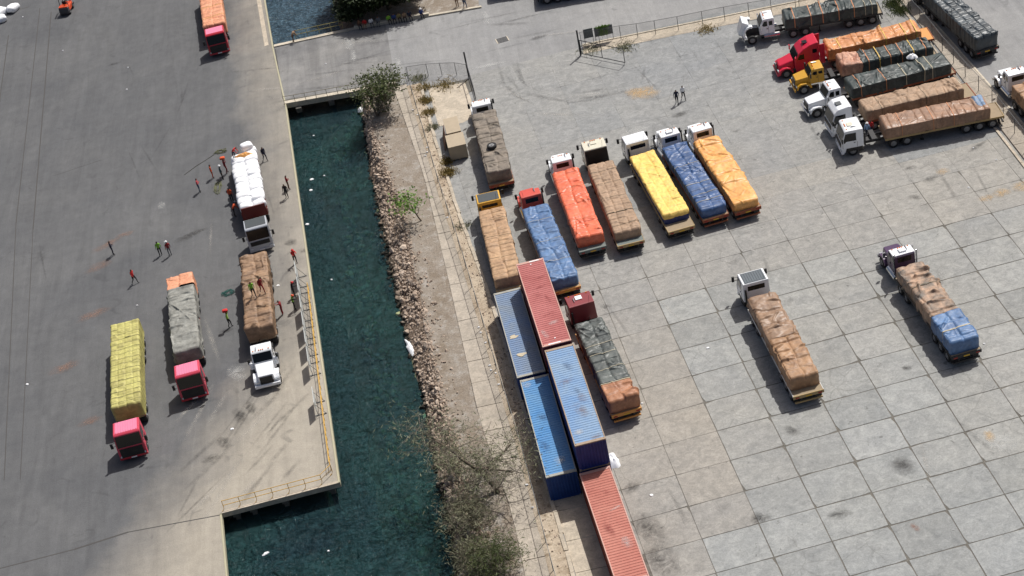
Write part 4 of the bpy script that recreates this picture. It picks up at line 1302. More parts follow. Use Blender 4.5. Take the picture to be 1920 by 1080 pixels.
T_MOTTLE = tarp_mat('mottled_tarp', (184, 150, 122), (104, 100, 94), 0.6, 1.1)
T_SILVER = tarp_mat('silvery_black_tarp', (66, 76, 82), (38, 46, 50), 0.45, coat=.5)
T_ORANGE2 = tarp_mat('shiny_orange_tarp', (214, 146, 82), (186, 116, 62), 0.45, coat=.45)
T_PEACH = tarp_mat('peach_tarp', (206, 160, 132), (170, 116, 94), 0.55)
T_COPPER = tarp_mat('copper_tarp', (162, 124, 96), (134, 102, 80), 0.45, coat=.3)
T_PALEBLUE = tarp_mat('faded_blue_tarp', (126, 150, 178), (98, 122, 150), 0.5)
T_SIDEBLUE = tarp_mat('blue_side_cloth', (52, 66, 120), (40, 52, 100), 0.6)
ST_ORANGE = paint('orange_webbing', (206, 140, 96), .7)
ST_YELLOW = paint('yellow_webbing', (228, 190, 96), .7)
ST_PALE = paint('pale_webbing', (186, 176, 150), .7)
ST_DARK = paint('dark_rope', (96, 90, 70), .8)
C_WHITE = paint('white_cab_paint', (246, 248, 250), .28, 0, .12)
C_PINK = paint('pinkish_red_cab_paint', (214, 70, 92), .35, 0, .15)
C_PINKR = paint('pink_roof_highlight', (244, 138, 168), .4, 0, .2)  # sun highlight on the cab roofs painted as a lighter pink
C_RED = paint('red_cab_paint', (196, 44, 60), .3, 0, .12)
C_CRIMSON = paint('crimson_cab_paint', (214, 40, 68), .28, 0, .08)
C_SCARLET = paint('faded_scarlet_paint', (214, 84, 70), .4, 0, .2)
C_MAROON = paint('maroon_cab_paint', (140, 62, 66), .35, 0, .2)
C_YEL = paint('yellow_cab_paint', (212, 158, 40), .4, 0, .25)
C_YEL2 = paint('amber_cab_paint', (232, 178, 62), .4, 0, .2)
C_SILVER = paint('silver_cab_paint', (196, 200, 206), .35, .2, .15)
C_CREAM = paint('cream_cab_paint', (222, 216, 196), .4, 0, .2)
C_PURPLE = paint('purple_hood_paint', (84, 62, 92), .3, 0, .1)
C_DKROOF = paint('dark_roof_sheet', (70, 76, 78), .5, 0, .3)
C_GREYROOF = paint('grey_ribbed_sheet', (98, 106, 112), .4, .3, .3)
C_HEAD = paint('maroon_board', (112, 34, 28), .6, 0, .3)
R_WHITE = paint('white_rail', (226, 226, 222), .5)
R_TAN = paint('tan_rail', (176, 150, 104), .7)
R_RUST = paint('rusty_rail', (150, 84, 54), .8, 0, .5)
R_OR = paint('orange_bed', (216, 150, 72), .6)
R_GRN = paint('grey_green_bed', (112, 120, 116), .7, 0, .4)

def row(V): return V

# --- quay side, cabs facing the camera
truck('truck with pink cab and olive yellow tarp, lowest on the quay', (-34.85, -8.15), 176.2, 12.5, 2.76,
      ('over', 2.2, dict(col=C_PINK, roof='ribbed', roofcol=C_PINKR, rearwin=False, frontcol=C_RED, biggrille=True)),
      [dict(m=T_YELLOWGREEN, seed=1, bl=.52, nb=4, lump=.10, wr=.02, dip=.045, W=2.7)],
      straps=[(0, .5 + .78 * k, ST_DARK, .035, 'rope', .012) for k in range(15)], bed=dict(rail=C_HEAD))
truck('truck with pink cab and grey tarp ending in an orange cloth', (-29.75, -1.75), 175.3, 12.0, 2.6,
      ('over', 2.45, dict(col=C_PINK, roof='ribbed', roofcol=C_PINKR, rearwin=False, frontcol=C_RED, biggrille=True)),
      [dict(m=T_GREY, seed=2, s1=10.1, bl=.55, nb=1, lump=.16, wr=.10, W=2.62), dict(m=T_ORANGE, seed=3, s0=9.9, s1=12.0, zt=2.68, W=2.68, bl=.9, lump=.2, wr=.05, capf=False)], bed=dict(rail=C_HEAD))
truck('white bonneted truck with a crumpled brown tarp on the quay', (-23.0, -0.95), 177.8, 11.9, 2.62,
      ('bonnet', 2.55, dict(col=C_WHITE, W=1.95, caps=C_WHITE, stack=0, hoodL=1.7)),
      [dict(m=T_BROWN, seed=4, bl=.75, nb=2, lump=.18, wr=.10, W=2.6, dip=.07)], straps=[(0, 3.0, ST_DARK, .04, 'rope', .015), (0, 7.7, ST_DARK, .04, 'rope', .015)], bed=dict(rail=STEEL))
t2, _ = truck('truck with silver cab and dark roof loaded with white sacks', (-23.5, 19.45), 174.9, 11.8, 1.3,
      ('over', 2.8, dict(col=C_SILVER, roof='panel', roofcol=C_DKROOF, rearwin=False, biggrille=False)), [], bed=dict(rail=C_HEAD))
MB().box(-1.22, 1.22, .05, .16, 1.2, 2.55).box(-1.22, 1.22, .0, .05, 1.2, 1.3).obj('headboard', C_HEAD, t2, bevel=.02)
for s in (-1, 1):
    MB().box(min(s * 1.24, s * 1.29), max(s * 1.24, s * 1.29), -11.8, 0.1, 1.2, 1.85).obj('side_board', C_HEAD, t2)
truck('truck with red cab and pale orange tarp at the top of the quay', (-27.95, 61.0), 175.9, 11.5, 2.5,
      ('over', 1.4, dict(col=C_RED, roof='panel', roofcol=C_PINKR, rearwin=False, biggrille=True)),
      [dict(m=T_ORANGE, seed=6, bl=.9, nb=2, lump=.08, wr=.025, W=2.7)], straps=[(0, 2.2, ST_YELLOW, .06), (0, 5.0, ST_YELLOW, .06)], bed=dict(rail=C_HEAD))

# --- yard rows, cabs facing away
YG = 'trucks parked in the yard'
truck('white bonneted truck with a grey brown tarp carrying a spare tyre', (1.0, 27.7), -1.0, 11.6, 2.6,
      ('bonnet', 1.05, dict(col=C_WHITE, W=2.05, stack=2, hoodL=1.5)), [dict(m=T_GREYBROWN, seed=7, bl=.9, nb=2, lump=.14, wr=.06, W=2.5)], straps=[(0, 1.4, ST_DARK, .04, 'rope', .015), (0, 3.1, ST_DARK, .04, 'rope', .015), (0, 5.2, ST_DARK, .04, 'rope', .015), (0, 7.9, ST_DARK, .04, 'rope', .015), (0, 10.2, ST_DARK, .04, 'rope', .015)], tail=.35, bed=dict(rail=R_RUST))
truck('truck with amber cab and tan tarp parked beside the fence verge', (-0.35, 10.2), -0.8, 11.4, 2.4,
      ('over', .6, dict(col=C_YEL2, H=2.7, roof='panel', roofcol=C_DKROOF, rearwin=True)), [dict(m=T_TAN, seed=8, bl=.55, nb=2, lump=.10, wr=.05, W=2.55)], straps=[(0, 2.0, ST_DARK, .04, 'rope', .015), (0, 4.9, ST_DARK, .04, 'rope', .015), (0, 8.3, ST_DARK, .04, 'rope', .015)], tail=.3, bed=dict(rail=R_TAN))
truck('truck with faded red cab and blue tarp beside the containers', (3.75, 9.1), -4.6, 12.3, 2.3,
      ('bonnet', 1.1, dict(col=C_SCARLET, W=2.05, stack=2, hoodL=1.5, markers=False)), [dict(m=T_BLUE, seed=9, bl=.85, nb=2, lump=.10, wr=.055, W=2.55)], straps=[(0, 2.6, ST_PALE, .04, 'rope', .015), (0, 6.1, ST_PALE, .04, 'rope', .015), (0, 9.4, ST_PALE, .04, 'rope', .015)], tail=.3, bed=dict(rail=R_OR))
truck('white cab truck with a shiny orange red tarp', (7.45, 14.1), -2.6, 11.8, 2.3,
      ('bonnet', .9, dict(col=C_WHITE, W=2.05, stack=2)), [dict(m=T_RED, seed=10, bl=.8, nb=2, lump=.09, wr=.05, W=2.6)], straps=[(0, 3.3, ST_ORANGE, .04, 'rope', .015), (0, 8.8, ST_ORANGE, .04, 'rope', .015)], tail=.6, bed=dict(rail=R_GRN, deck=R_GRN))
truck('truck with cream roofed black backed cab and pinkish brown tarp', (10.95, 14.25), -2.5, 12.2, 2.2,
      ('over', 1.45, dict(col=C_CREAM, H=2.85, hatch=C_CREAM, rearwin=False, blackback=True)), [dict(m=T_PINKTAN, seed=11, bl=.6, nb=3, lump=.09, wr=.045, W=2.58)], straps=[(0, 1.7, ST_DARK, .04, 'rope', .015), (0, 3.9, ST_DARK, .04, 'rope', .015), (0, 6.4, ST_DARK, .04, 'rope', .015), (0, 9.0, ST_DARK, .04, 'rope', .015), (0, 11.1, ST_DARK, .04, 'rope', .015)], tail=.75, bed=dict(rail=R_TAN, deck=R_GRN))
truck('white cab truck with a bright yellow tarp over blue sides', (15.1, 14.2), -5.8, 11.2, 2.22,
      ('over', 1.1, dict(col=C_WHITE, H=2.8, rearwin=True, roof='panel', roofcol=C_WHITE)),
      [dict(m=T_SIDEBLUE, seed=12, bl=.9, nb=2, lump=.05, wr=.02, W=2.42, zt=2.05, name='side_cloth'), dict(m=T_YELLOW, seed=13, bl=.62, nb=3, lump=.07, wr=.03, dip=.035, z0=1.72, W=2.55, zig=.3)], tail=1.25, bed=dict(rail=R_TAN, deck=WOOD))
truck('white bonneted truck with a glossy navy blue tarp tied by ropes', (18.4, 14.55), -6.2, 11.9, 2.15,
      ('bonnet', .8, dict(col=C_WHITE, W=2.05, stack=2, roofbox=C_WHITE)), [dict(m=T_NAVY, seed=14, bl=.75, nb=2, lump=.12, wr=.055, W=2.5)], tail=.25,
      straps=[(0, s, ST_PALE, .05) for s in (4.0, 7.4, 9.3, 10.6)], bed=dict(rail=R_RUST, tailcol=R_RUST))
truck('white bonneted truck with an amber tarp, outermost of the long yard row', (21.5, 14.4), -6.1, 11.8, 2.12,
      ('bonnet', .65, dict(col=C_WHITE, W=2.05, stack=2)), [dict(m=T_AMBER, seed=15, bl=1.9, nb=1, lump=.2, wr=.06, W=2.52)], tail=.15, bed=dict(rail=R_RUST, tailcol=R_RUST))
truck('truck with maroon cab and charcoal tarp ending in a rust brown cloth', (5.75, -9.95), -5.8, 11.2, 2.45,
      ('over', 1.75, dict(col=C_MAROON, H=2.8, rearwin=False, hatch=WHITE)),
      [dict(m=T_CHAR, seed=16, s1=8.9, bl=.8, nb=2, lump=.16, wr=.075, W=2.5), dict(m=T_RUST, seed=17, s0=8.7, s1=11.2, W=2.58, zt=2.5, bl=1.1, lump=.2, wr=.1)], tail=.15,
      straps=[(0, s, ST_PALE, .05) for s in (3.6, 4.9, 7.0)] + [(1, .15, ST_PALE, .09)], bed=dict(rail=R_OR, tailcol=R_OR))
truck('truck with ribbed dark roof on its white cab and two brown tarps, in mid yard', (20.55, -11.8), -3.6, 11.3, 2.5,
      ('over', 1.4, dict(col=C_WHITE, H=2.85, roof='ribbed', roofcol=C_GREYROOF)),
      [dict(m=T_BROWN2, seed=18, s1=6.2, bl=2.2, nb=1, lump=.2, wr=.12, W=2.45), dict(m=T_OCHRE, seed=19, s0=6.0, s1=11.3, W=2.52, zt=2.55, bl=1.3, nb=2, lump=.18, wr=.11, dip=.09)], tail=.7,
      bed=dict(rail=R_WHITE, deck=WOOD, tailcol=R_TAN))
truck('purple and white bonneted truck with mottled tarp and blue tail cloth', (33.4, -11.9), -5.2, 11.1, 2.4,
      ('bonnet', 1.0, dict(col=C_PURPLE, W=2.0, roofcol=C_WHITE, hoodcol=C_PURPLE, stack=3, chromeb=True, roofbox=C_WHITE)),
      [dict(m=T_MOTTLE, seed=20, s1=7.4, bl=1.4, nb=1, lump=.26, wr=.13, W=2.4, dip=.08), dict(m=T_BLUE, seed=21, s0=7.2, s1=11.1, W=2.55, zt=2.5, bl=1.3, nb=2, lump=.16, wr=.08)], tail=.2,
      straps=[(1, 2.3, ST_PALE, .12), (0, 3.3, ST_DARK, .07)], bed=dict(rail=STEEL))
# --- far row, cabs facing left
truck('white bonneted truck with its hood tipped up and a strapped dark green tarp', (34.5, 34.3), -85.0, 9.8, 2.4,
      ('bonnet', 1.15, dict(col=C_WHITE, W=2.0, hood_up=True, stack=0, chromeb=True)), [dict(m=T_GREEN, seed=22, bl=1.6, nb=1, lump=.12, wr=.09, W=2.5)],
      straps=[(0, s, ST_ORANGE, .09) for s in (1.0, 2.75, 4.0, 5.7, 7.3)] + [(0, s, ST_PALE, .07) for s in (8.5, 9.2)], tail=.4)
truck('crimson sleeper cab truck with a shiny orange tarp', (36.85, 26.35), -88.5, 9.7, 2.4,
      ('sleeper', .9, dict(col=C_CRIMSON)), [dict(m=T_ORANGE2, seed=23, bl=.75, nb=1, lump=.16, wr=.08, W=2.5)],
      straps=[(0, s, ST_YELLOW, .10) for s in (1.3, 6.0, 8.1, 9.2)], tail=1.2, bed=dict(deck=R_OR, rail=R_RUST))
truck('small yellow bonneted truck with a dark tarp and peach front cloth', (37.2, 22.65), -89.2, 9.4, 2.4,
      ('bonnet', 1.75, dict(col=C_YEL, H=2.5, W=1.75, stack=0, tanks=False, hoodL=1.35)),
      [dict(m=T_PEACH, seed=24, s1=2.2, bl=1.1, nb=2, lump=.2, wr=.1, W=2.5), dict(m=T_GREEN, seed=25, s0=2.0, s1=9.4, bl=.9, nb=2, lump=.14, wr=.08, W=2.45)],
      straps=[(1, s, ST_ORANGE, .09) for s in (.8, 3.0, 4.2, 6.6)] + [(1, s, ST_YELLOW, .09) for s in (1.9, 5.4)], tail=.4)
truck('white bonneted truck with a dark green tarp, beside the yellow truck', (36.85, 18.2), -93.9, 10.3, 2.42,
      ('bonnet', 1.05, dict(col=C_WHITE, W=2.0, stack=0, chromeb=True, hoodL=1.75)), [dict(m=T_GREEN, seed=26, bl=1.7, nb=1, lump=.14, wr=.08, W=2.55)],
      straps=[(0, s, ST_ORANGE, .07) for s in (.9, 3.5)] + [(0, s, ST_PALE, .09) for s in (5.6, 7.4, 8.3)], tail=.3, bed=dict(rail=R_RUST))
truck('white high roofed cabover truck with a pinkish tan tarp in the far row', (36.95, 13.7), -92.2, 9.8, 2.4,
      ('over', 1.35, dict(col=C_WHITE, H=2.9, high=True, hatch=C_DKROOF)), [dict(m=T_PINKTAN, seed=27, bl=.85, nb=2, lump=.15, wr=.07, W=2.5)], straps=[(0, 1.6, ST_DARK, .04, 'rope', .015), (0, 6.0, ST_DARK, .04, 'rope', .015)], tail=1.1, bed=dict(rail=R_RUST))
truck('white flat roofed cabover truck with copper brown tarp and a faded blue patch', (37.8, 10.1), -88.0, 10.1, 2.4,
      ('over', 2.1, dict(col=C_WHITE, H=2.85, hatch=C_CREAM)), [dict(m=T_COPPER, seed=28, s1=10.1, bl=.85, nb=1, lump=.12, wr=.06, W=2.5), dict(m=T_PALEBLUE, seed=29, s0=8.9, s1=10.0, bl=.8, W=2.1, lump=.1, wr=.08, z0=2.2, zt=2.48, x_off=.25, name='top_cloth')],
      tail=1.2, straps=[(0, s, ST_ORANGE, .07) for s in (1.6, 4.6, 6.6)], bed=dict(rail=R_TAN, deck=WOOD))
# --- on the road beyond the side fence
truck('truck seen from behind with silvery black tarp on the road beyond the fence', (50.3, 32.5), -7.5, 11.8, 2.75,
      ('over', 1.0, dict(col=STEEL)), [dict(m=T_SILVER, seed=30, bl=.8, nb=3, lump=.12, wr=.06, dip=.11, W=2.55)], tail=.1, bed=dict(rail=STEEL))
truck('white bonneted truck with a brown tarp cut by the right edge of the picture', (52.15, 11.6), -4.0, 10.0, 2.5,
      ('bonnet', 1.15, dict(col=C_WHITE, W=2.0, stack=0, chromeb=True)), [dict(m=T_OCHRE, seed=31, bl=.9, nb=2, lump=.14, wr=.08, W=2.5)])

# two vehicles that only just reach into the picture at the top
truck('flatbed truck cut by the top edge above the open gate', (19.5, 52.9), 96, 9.0, 2.4, ('over', 1.2, dict(col=C_WHITE)), [dict(m=T_GREEN, seed=33, lump=.1)])
truck('dark truck cut by the top edge beside the dirt lot', (13.6, 57.0), 98, 8.2, 2.4, ('over', 1.2, dict(col=STEEL)), [dict(m=T_CHAR, seed=34, lump=.1)])

# ================================================================== CONTAINERS
def rust_paint(name, rgb, rgb2, rust=0.35):
    n = NT(name)
    o = n.obj()
    col = n.mix(n.ramp(n.noise(o, .45, 5, .6, .4), .35, .65), lin(*rgb, .92), lin(*rgb2, .92))
    f = n.ramp(n.noise(o, .8, 7, .75, .6), .60, .72)
    col = n.mix(n.math('MULTIPLY', f, rust), col, lin(126, 92, 70))
    g = n.ramp(n.noise(n.mapping(o, (1.5, .5, 1)), 2.2, 5, .7, 1.0), .66, .74)
    col = n.mix(n.math('MULTIPLY', g, .5), col, lin(70, 74, 84))
    col = n.mix(.7, col, n.ramp(n.noise(o, 6.0, 3, .7), .3, .7, (.86, .86, .86, 1), (1.1, 1.1, 1.1, 1)), 'MULTIPLY')
    n.set(col, .5, 0, .35)
    return n.m
CL, CW, CH = 12.19, 2.44, 2.59
def zigzag(n_pitch, total, depth):
    """trapezoid wave samples (t, offset)"""
    p = total / n_pitch
    out = []
    for i in range(n_pitch):
        b = i * p
        out += [(b, 0), (b + p * .30, 0), (b + p * .45, -depth), (b + p * .85, -depth)]
    out.append((total, 0))
    return out
def wave_panel(mb, samples, fn):
    """fn(t, off, side) -> point"""
    n = len(samples)
    vs = [fn(t, o, 0) for t, o in samples] + [fn(t, o, 1) for t, o in samples]
    mb.add(vs, [(i, i + 1, n + i + 1, n + i) for i in range(n - 1)])
    return mb
CONT_ME = {}
def container(label, TL, th, z0, mroof, mwall, roofcol_key, edge, patches=()):
    d = Vector((math.sin(th), math.cos(th), 0)); e = Vector((math.cos(th), -math.sin(th), 0))
    c = Vector((TL[0], TL[1], z0)) - d * CL / 2 + e * CW / 2
    root = thing('shipping_container', label, 'container', c, -th, 'shipping containers in the row')
    hw, hl = CW / 2, CL / 2
    if not CONT_ME:
        mb = MB(); wave_panel(mb, zigzag(42, CL - .5, .035), lambda t, o, s: ((-hw + .06) if s == 0 else (hw - .06), -hl + .25 + t, CH - .012 + o)); CONT_ME['roof'] = mb
        for s, nm in ((-1, 'l'), (1, 'r')):
            mb = MB(); wave_panel(mb, zigzag(44, CL - .3, .04), lambda t, o, q, s=s: (s * (hw - .01 + o), -hl + .15 + t, .16 if q == 0 else CH - .1)); CONT_ME[nm] = mb
        mb = MB(); wave_panel(mb, zigzag(9, CW - .26, .045), lambda t, o, q: (-hw + .13 + t, hl - .02 + o, .16 if q == 0 else CH - .1)); CONT_ME['front'] = mb
        mb = MB(); wave_panel(mb, zigzag(9, CW - .26, .045), lambda t, o, q: (-hw + .13 + t, -hl + .02 - o, .16 if q == 0 else CH - .1)); CONT_ME['back'] = mb
    def part(key, nm, m, parent=root):
        me = CONT_ME[key]
        return link(nm, np_mesh(nm, me.v, me.f, m, False), parent)
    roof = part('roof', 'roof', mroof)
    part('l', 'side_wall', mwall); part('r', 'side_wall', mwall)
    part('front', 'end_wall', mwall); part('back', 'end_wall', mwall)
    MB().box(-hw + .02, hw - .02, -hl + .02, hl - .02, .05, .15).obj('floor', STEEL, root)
    for sx in (-1, 1):
        for sy in (-1, 1):
            x0, x1 = sorted((sx * hw, sx * (hw - .14))); y0, y1 = sorted((sy * hl, sy * (hl - .16)))
            MB().box(x0, x1, y0, y1, .12, CH - .12).obj('corner_post', mwall, root)
            for zz in (0, CH - .118):
                MB().box(x0 - .002, x1 + .002, y0 - .002, y1 + .002, zz, zz + .118).obj('corner_casting', edge, root)
        x0, x1 = sorted((sx * (hw - .001), sx * (hw - .08)))
        MB().box(x0, x1, -hl + .16, hl - .16, CH - .1, CH - .005).obj('top_rail', edge, root)
        MB().box(x0, x1, -hl + .16, hl - .16, .02, .16).obj('bottom_rail', mwall, root)
    for sy in (-1, 1):
        y0, y1 = sorted((sy * (hl - .002), sy * (hl - .26)))
        MB().box(-hw + .14, hw - .14, y0, y1, CH - .1, CH - .004).obj('end_header', edge, root)
        y0, y1 = sorted((sy * (hl - .002), sy * (hl - .1)))
        MB().box(-hw + .14, hw - .14, y0, y1, .02, .16).obj('end_sill', mwall, root)
    for px, pyy, rx, ry, m in patches:
        o = blob('roof_patch', (px, pyy), rx, ry, .3, m, CH + .002, root, int(abs(px * 100) + abs(pyy * 31)) % 1000)
    return root
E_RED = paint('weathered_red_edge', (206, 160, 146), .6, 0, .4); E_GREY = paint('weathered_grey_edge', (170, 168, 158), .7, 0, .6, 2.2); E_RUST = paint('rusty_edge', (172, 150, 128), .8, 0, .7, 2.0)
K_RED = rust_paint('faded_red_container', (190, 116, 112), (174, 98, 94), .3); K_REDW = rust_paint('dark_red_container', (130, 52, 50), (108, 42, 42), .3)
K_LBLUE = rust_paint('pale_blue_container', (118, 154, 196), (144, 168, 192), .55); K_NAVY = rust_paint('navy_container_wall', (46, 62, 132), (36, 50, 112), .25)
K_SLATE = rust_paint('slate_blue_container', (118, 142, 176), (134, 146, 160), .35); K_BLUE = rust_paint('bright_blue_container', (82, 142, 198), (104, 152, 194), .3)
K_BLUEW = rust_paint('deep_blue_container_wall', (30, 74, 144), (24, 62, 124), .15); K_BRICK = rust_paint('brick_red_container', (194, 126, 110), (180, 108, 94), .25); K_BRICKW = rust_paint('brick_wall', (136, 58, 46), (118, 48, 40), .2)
S_RUSTR = stain_mat('roof_rust', (140, 106, 82), .55); S_OILR = stain_mat('roof_grime', (70, 84, 112), .5); S_DKRED = stain_mat('roof_scratch', (132, 60, 60), .65)
M_SCUFF = paint('scuffed_primer', (206, 192, 164), .8, 0, .5)
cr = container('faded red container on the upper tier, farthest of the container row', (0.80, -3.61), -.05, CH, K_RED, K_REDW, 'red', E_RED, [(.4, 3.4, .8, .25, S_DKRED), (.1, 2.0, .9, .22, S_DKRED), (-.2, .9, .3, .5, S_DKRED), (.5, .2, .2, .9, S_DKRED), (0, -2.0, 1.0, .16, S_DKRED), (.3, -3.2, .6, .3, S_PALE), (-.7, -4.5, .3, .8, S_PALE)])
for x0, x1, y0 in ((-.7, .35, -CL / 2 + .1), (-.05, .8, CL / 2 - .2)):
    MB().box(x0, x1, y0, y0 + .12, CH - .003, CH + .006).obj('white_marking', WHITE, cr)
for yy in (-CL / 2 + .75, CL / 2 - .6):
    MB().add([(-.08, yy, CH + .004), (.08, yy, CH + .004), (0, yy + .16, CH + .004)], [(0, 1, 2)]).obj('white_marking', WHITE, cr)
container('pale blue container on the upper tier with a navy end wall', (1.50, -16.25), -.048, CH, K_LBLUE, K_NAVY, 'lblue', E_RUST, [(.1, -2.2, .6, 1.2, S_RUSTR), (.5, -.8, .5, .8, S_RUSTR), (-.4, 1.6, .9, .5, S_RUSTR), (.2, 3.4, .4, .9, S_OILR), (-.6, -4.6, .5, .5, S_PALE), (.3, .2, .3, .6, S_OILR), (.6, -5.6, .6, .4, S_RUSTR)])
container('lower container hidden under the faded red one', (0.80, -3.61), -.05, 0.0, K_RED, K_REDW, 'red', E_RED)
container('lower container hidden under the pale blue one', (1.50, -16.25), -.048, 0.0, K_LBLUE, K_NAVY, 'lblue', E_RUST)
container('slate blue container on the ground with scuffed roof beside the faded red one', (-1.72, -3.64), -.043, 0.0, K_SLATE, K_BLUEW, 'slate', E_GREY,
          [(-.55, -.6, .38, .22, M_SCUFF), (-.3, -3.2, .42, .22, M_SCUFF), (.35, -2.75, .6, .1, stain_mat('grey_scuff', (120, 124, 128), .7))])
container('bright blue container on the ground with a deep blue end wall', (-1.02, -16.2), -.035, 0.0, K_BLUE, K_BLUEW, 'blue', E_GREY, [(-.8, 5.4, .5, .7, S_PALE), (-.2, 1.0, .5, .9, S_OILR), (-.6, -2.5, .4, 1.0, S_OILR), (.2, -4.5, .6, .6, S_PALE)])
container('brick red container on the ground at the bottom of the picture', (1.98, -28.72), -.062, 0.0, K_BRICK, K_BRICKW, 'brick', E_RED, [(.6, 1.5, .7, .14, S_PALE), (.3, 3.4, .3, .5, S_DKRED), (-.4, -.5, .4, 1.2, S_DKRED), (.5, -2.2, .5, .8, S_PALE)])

# two beige boxes by the verge
M_PLY = paint('beige_plywood', (182, 166, 142), .8, 0, .35, 1.2)
for (x0, x1, y0, y1, zt, lab) in [(-3.3, -1.5, 23.5, 25.9, 1.75, 'beige plywood box with a dusty lid beside the parked tarp truck, nearer of the two'), (-3.2, -1.75, 26.3, 29.3, 1.72, 'longer beige plywood box beyond the nearer one, beside the weedy kerb')]:
    root = thing('plywood_box', lab, 'box', ((x0 + x1) / 2, (y0 + y1) / 2, 0), R(2))
    w, l = (x1 - x0) / 2, (y1 - y0) / 2
    MB().box(-w, w, -l, l, .16, zt - .05).obj('body', M_PLY, root, bevel=.02)
    MB().box(-w - .04, w + .04, -l - .04, l + .04, zt - .05, zt).obj('lid', M_PLY, root, bevel=.015)
    for s in (-1, 0, 1):
        MB().box(s * (w - .1) - .07, s * (w - .1) + .07, -l, l, .0, .16).obj('skid', WOOD, root)
    for s in (-1, 1):
        for k in (-1, 0, 1):
            MB().box(min(s * w, s * (w + .03)), max(s * w, s * (w + .03)), k * (l - .1) - .05, k * (l - .1) + .05, .16, zt - .051).obj('batten', M_PLY, root)
root = thing('leaning_sheet', 'dark brown panel leaning against the left of the far beige box', 'panel', (-3.62, 27.0, 0.02))
MB().hexa([(-.12, -1.2, 0), (-.08, -1.2, 0), (-.08, 1.4, 0), (-.12, 1.4, 0)], [(.26, -1.2, 1.6), (.30, -1.2, 1.6), (.30, 1.4, 1.6), (.26, 1.4, 1.6)]).obj('board', paint('brown_ply', (112, 78, 60), .8), root)

# ================================================================== SACKS
def sack_mesh(seed, m, sx=.64, sy=.52, sz=.40):
    rs = np.random.RandomState(seed)
    nu, nv = 22, 14
    vs, fs = [], []
    sd = rs.rand() * 30
    for j in range(nv + 1):
        ph = math.pi * j / nv
        for i in range(nu):
            th = 2 * math.pi * i / nu
            f = lambda c, p: math.copysign(abs(c) ** p, c)
            x = f(math.sin(ph), .7) * f(math.cos(th), .55); y = f(math.sin(ph), .7) * f(math.sin(th), .55); z = f(math.cos(ph), .75)
            r = 1 + .16 * (float(fbm(th * 1.2 + sd, ph * 2 + sd, 2)) - .5) + .10 * (1 - abs(2 * float(fbm(x * 2.5 + sd, y * 2.5 + z, 2)) - 1)) ** 4
            vs.append((x * sx * r, y * sy * r, z * sz * r))
    for j in range(nv):
        for i in range(nu):
            i2 = (i + 1) % nu
            fs.append((j * nu + i, (j + 1) * nu + i, (j + 1) * nu + i2, j * nu + i2))
    return np_mesh('sack', vs, fs, m)
M_SACK = tarp_mat('white_woven_sack', (252, 252, 252), (236, 238, 242), .7, 1.5, .95, .18)
sk = [sack_mesh(s, M_SACK) for s in range(7)]
M_t2 = Matrix.Translation((-23.5, 19.45, 0)) @ Matrix.Rotation(-R(174.9), 4, 'Z')
random.seed(8)
def put_sack(lp, lab, group, s=1.0, rz=0.0):
    p = M_t2 @ Vector(lp)
    o = link('sack', random.choice(sk), None, p, (random.uniform(-.06, .06), random.uniform(-.06, .06), -R(174.9) + rz + random.choice((0, math.pi))), (s, s, s))
    tag(o, lab, 'sack', group)
ORD = ['first', 'second', 'third', 'fourth', 'fifth', 'sixth', 'seventh', 'eighth', 'ninth', 'tenth', 'eleventh', 'twelfth']
for k in range(12):
    for sx in (-1, 1):
        side_ = 'left' if sx > 0 else 'right'
        put_sack((sx * .60, -.60 - .96 * k, 1.58), f'lower layer white sack on the {side_}, {ORD[k]} row from the maroon headboard', 'lower layer of white sacks')
        if k == 11 and sx == 1: continue
        put_sack((sx * .66, -.62 - .96 * k + random.uniform(-.05, .05), 2.20 + random.uniform(-.09, .10)), f'bulging top layer white sack on the {side_}, {ORD[k]} row from the maroon headboard', 'top layer of white sacks', random.uniform(1.04, 1.2), random.uniform(-.2, .2))
put_sack((-.5, -11.3, 2.75), 'white sack heaped above the others at the far end of the sack load', 'heaped white sacks', 1.0, .2)
random.seed(4)
for (x, y, z, s, lab) in [(-57.3, 82.0, .5, 1.7, 'big white sack lying at the top left corner of the quay'), (-55.5, 82.6, .42, 1.4, 'white sack pointing right at the top left corner heap'), (-57.0, 80.1, .42, 1.4, 'white sack lowest in the top left corner heap')]:
    o = link('sack', random.choice(sk), None, (x, y, z), (0, .1, random.uniform(0, 3)), (s, s * .9, s * .8))
    tag(o, lab, 'sack', 'white sacks in the top left corner')
def cloth(name, label, cat, c, rx, ry, hgt, m, seed, z=0.0, rot=0.0, n=18, group=None):
    """crumpled sheet with real thickness"""
    rs = np.random.RandomState(seed); sd = rs.rand() * 40
    vs, fs = [], []
    rings = 7
    for j in range(rings + 1):
        for i in range(n):
            t = 2 * math.pi * i / n
            k = j / rings
            rad = k * (1 + .5 * (float(fbm(math.cos(t) * 1.4 + sd, math.sin(t) * 1.4 + sd)) - .5) * 2)
            x, y = rx * rad * math.cos(t), ry * rad * math.sin(t)
            zz = hgt * (1 - k ** 2) * (.35 + 1.3 * float(fbm(x * 3 / max(rx, .3) + sd, y * 3 / max(ry, .3) + sd, 2))) if j < rings else 0.0
            vs.append((x * math.cos(rot) - y * math.sin(rot), x * math.sin(rot) + y * math.cos(rot), zz + .01))
    for j in range(rings):
        for i in range(n):
            i2 = (i + 1) % n
            fs.append((j * n + i, (j + 1) * n + i, (j + 1) * n + i2, j * n + i2))
    o = link(name, np_mesh(name, vs, fs, m), None, (c[0], c[1], z))
    return tag(o, label, cat, group)
M_BAG = tarp_mat('white_plastic_film', (250, 250, 250), (226, 228, 230), .35, 1.5, .95, .15)
cloth('plastic_sheet', 'crumpled white plastic sheet on the yard beside the navy container end', 'plastic sheet', (4.88, -25.32), .55, .95, .45, M_BAG, 3)
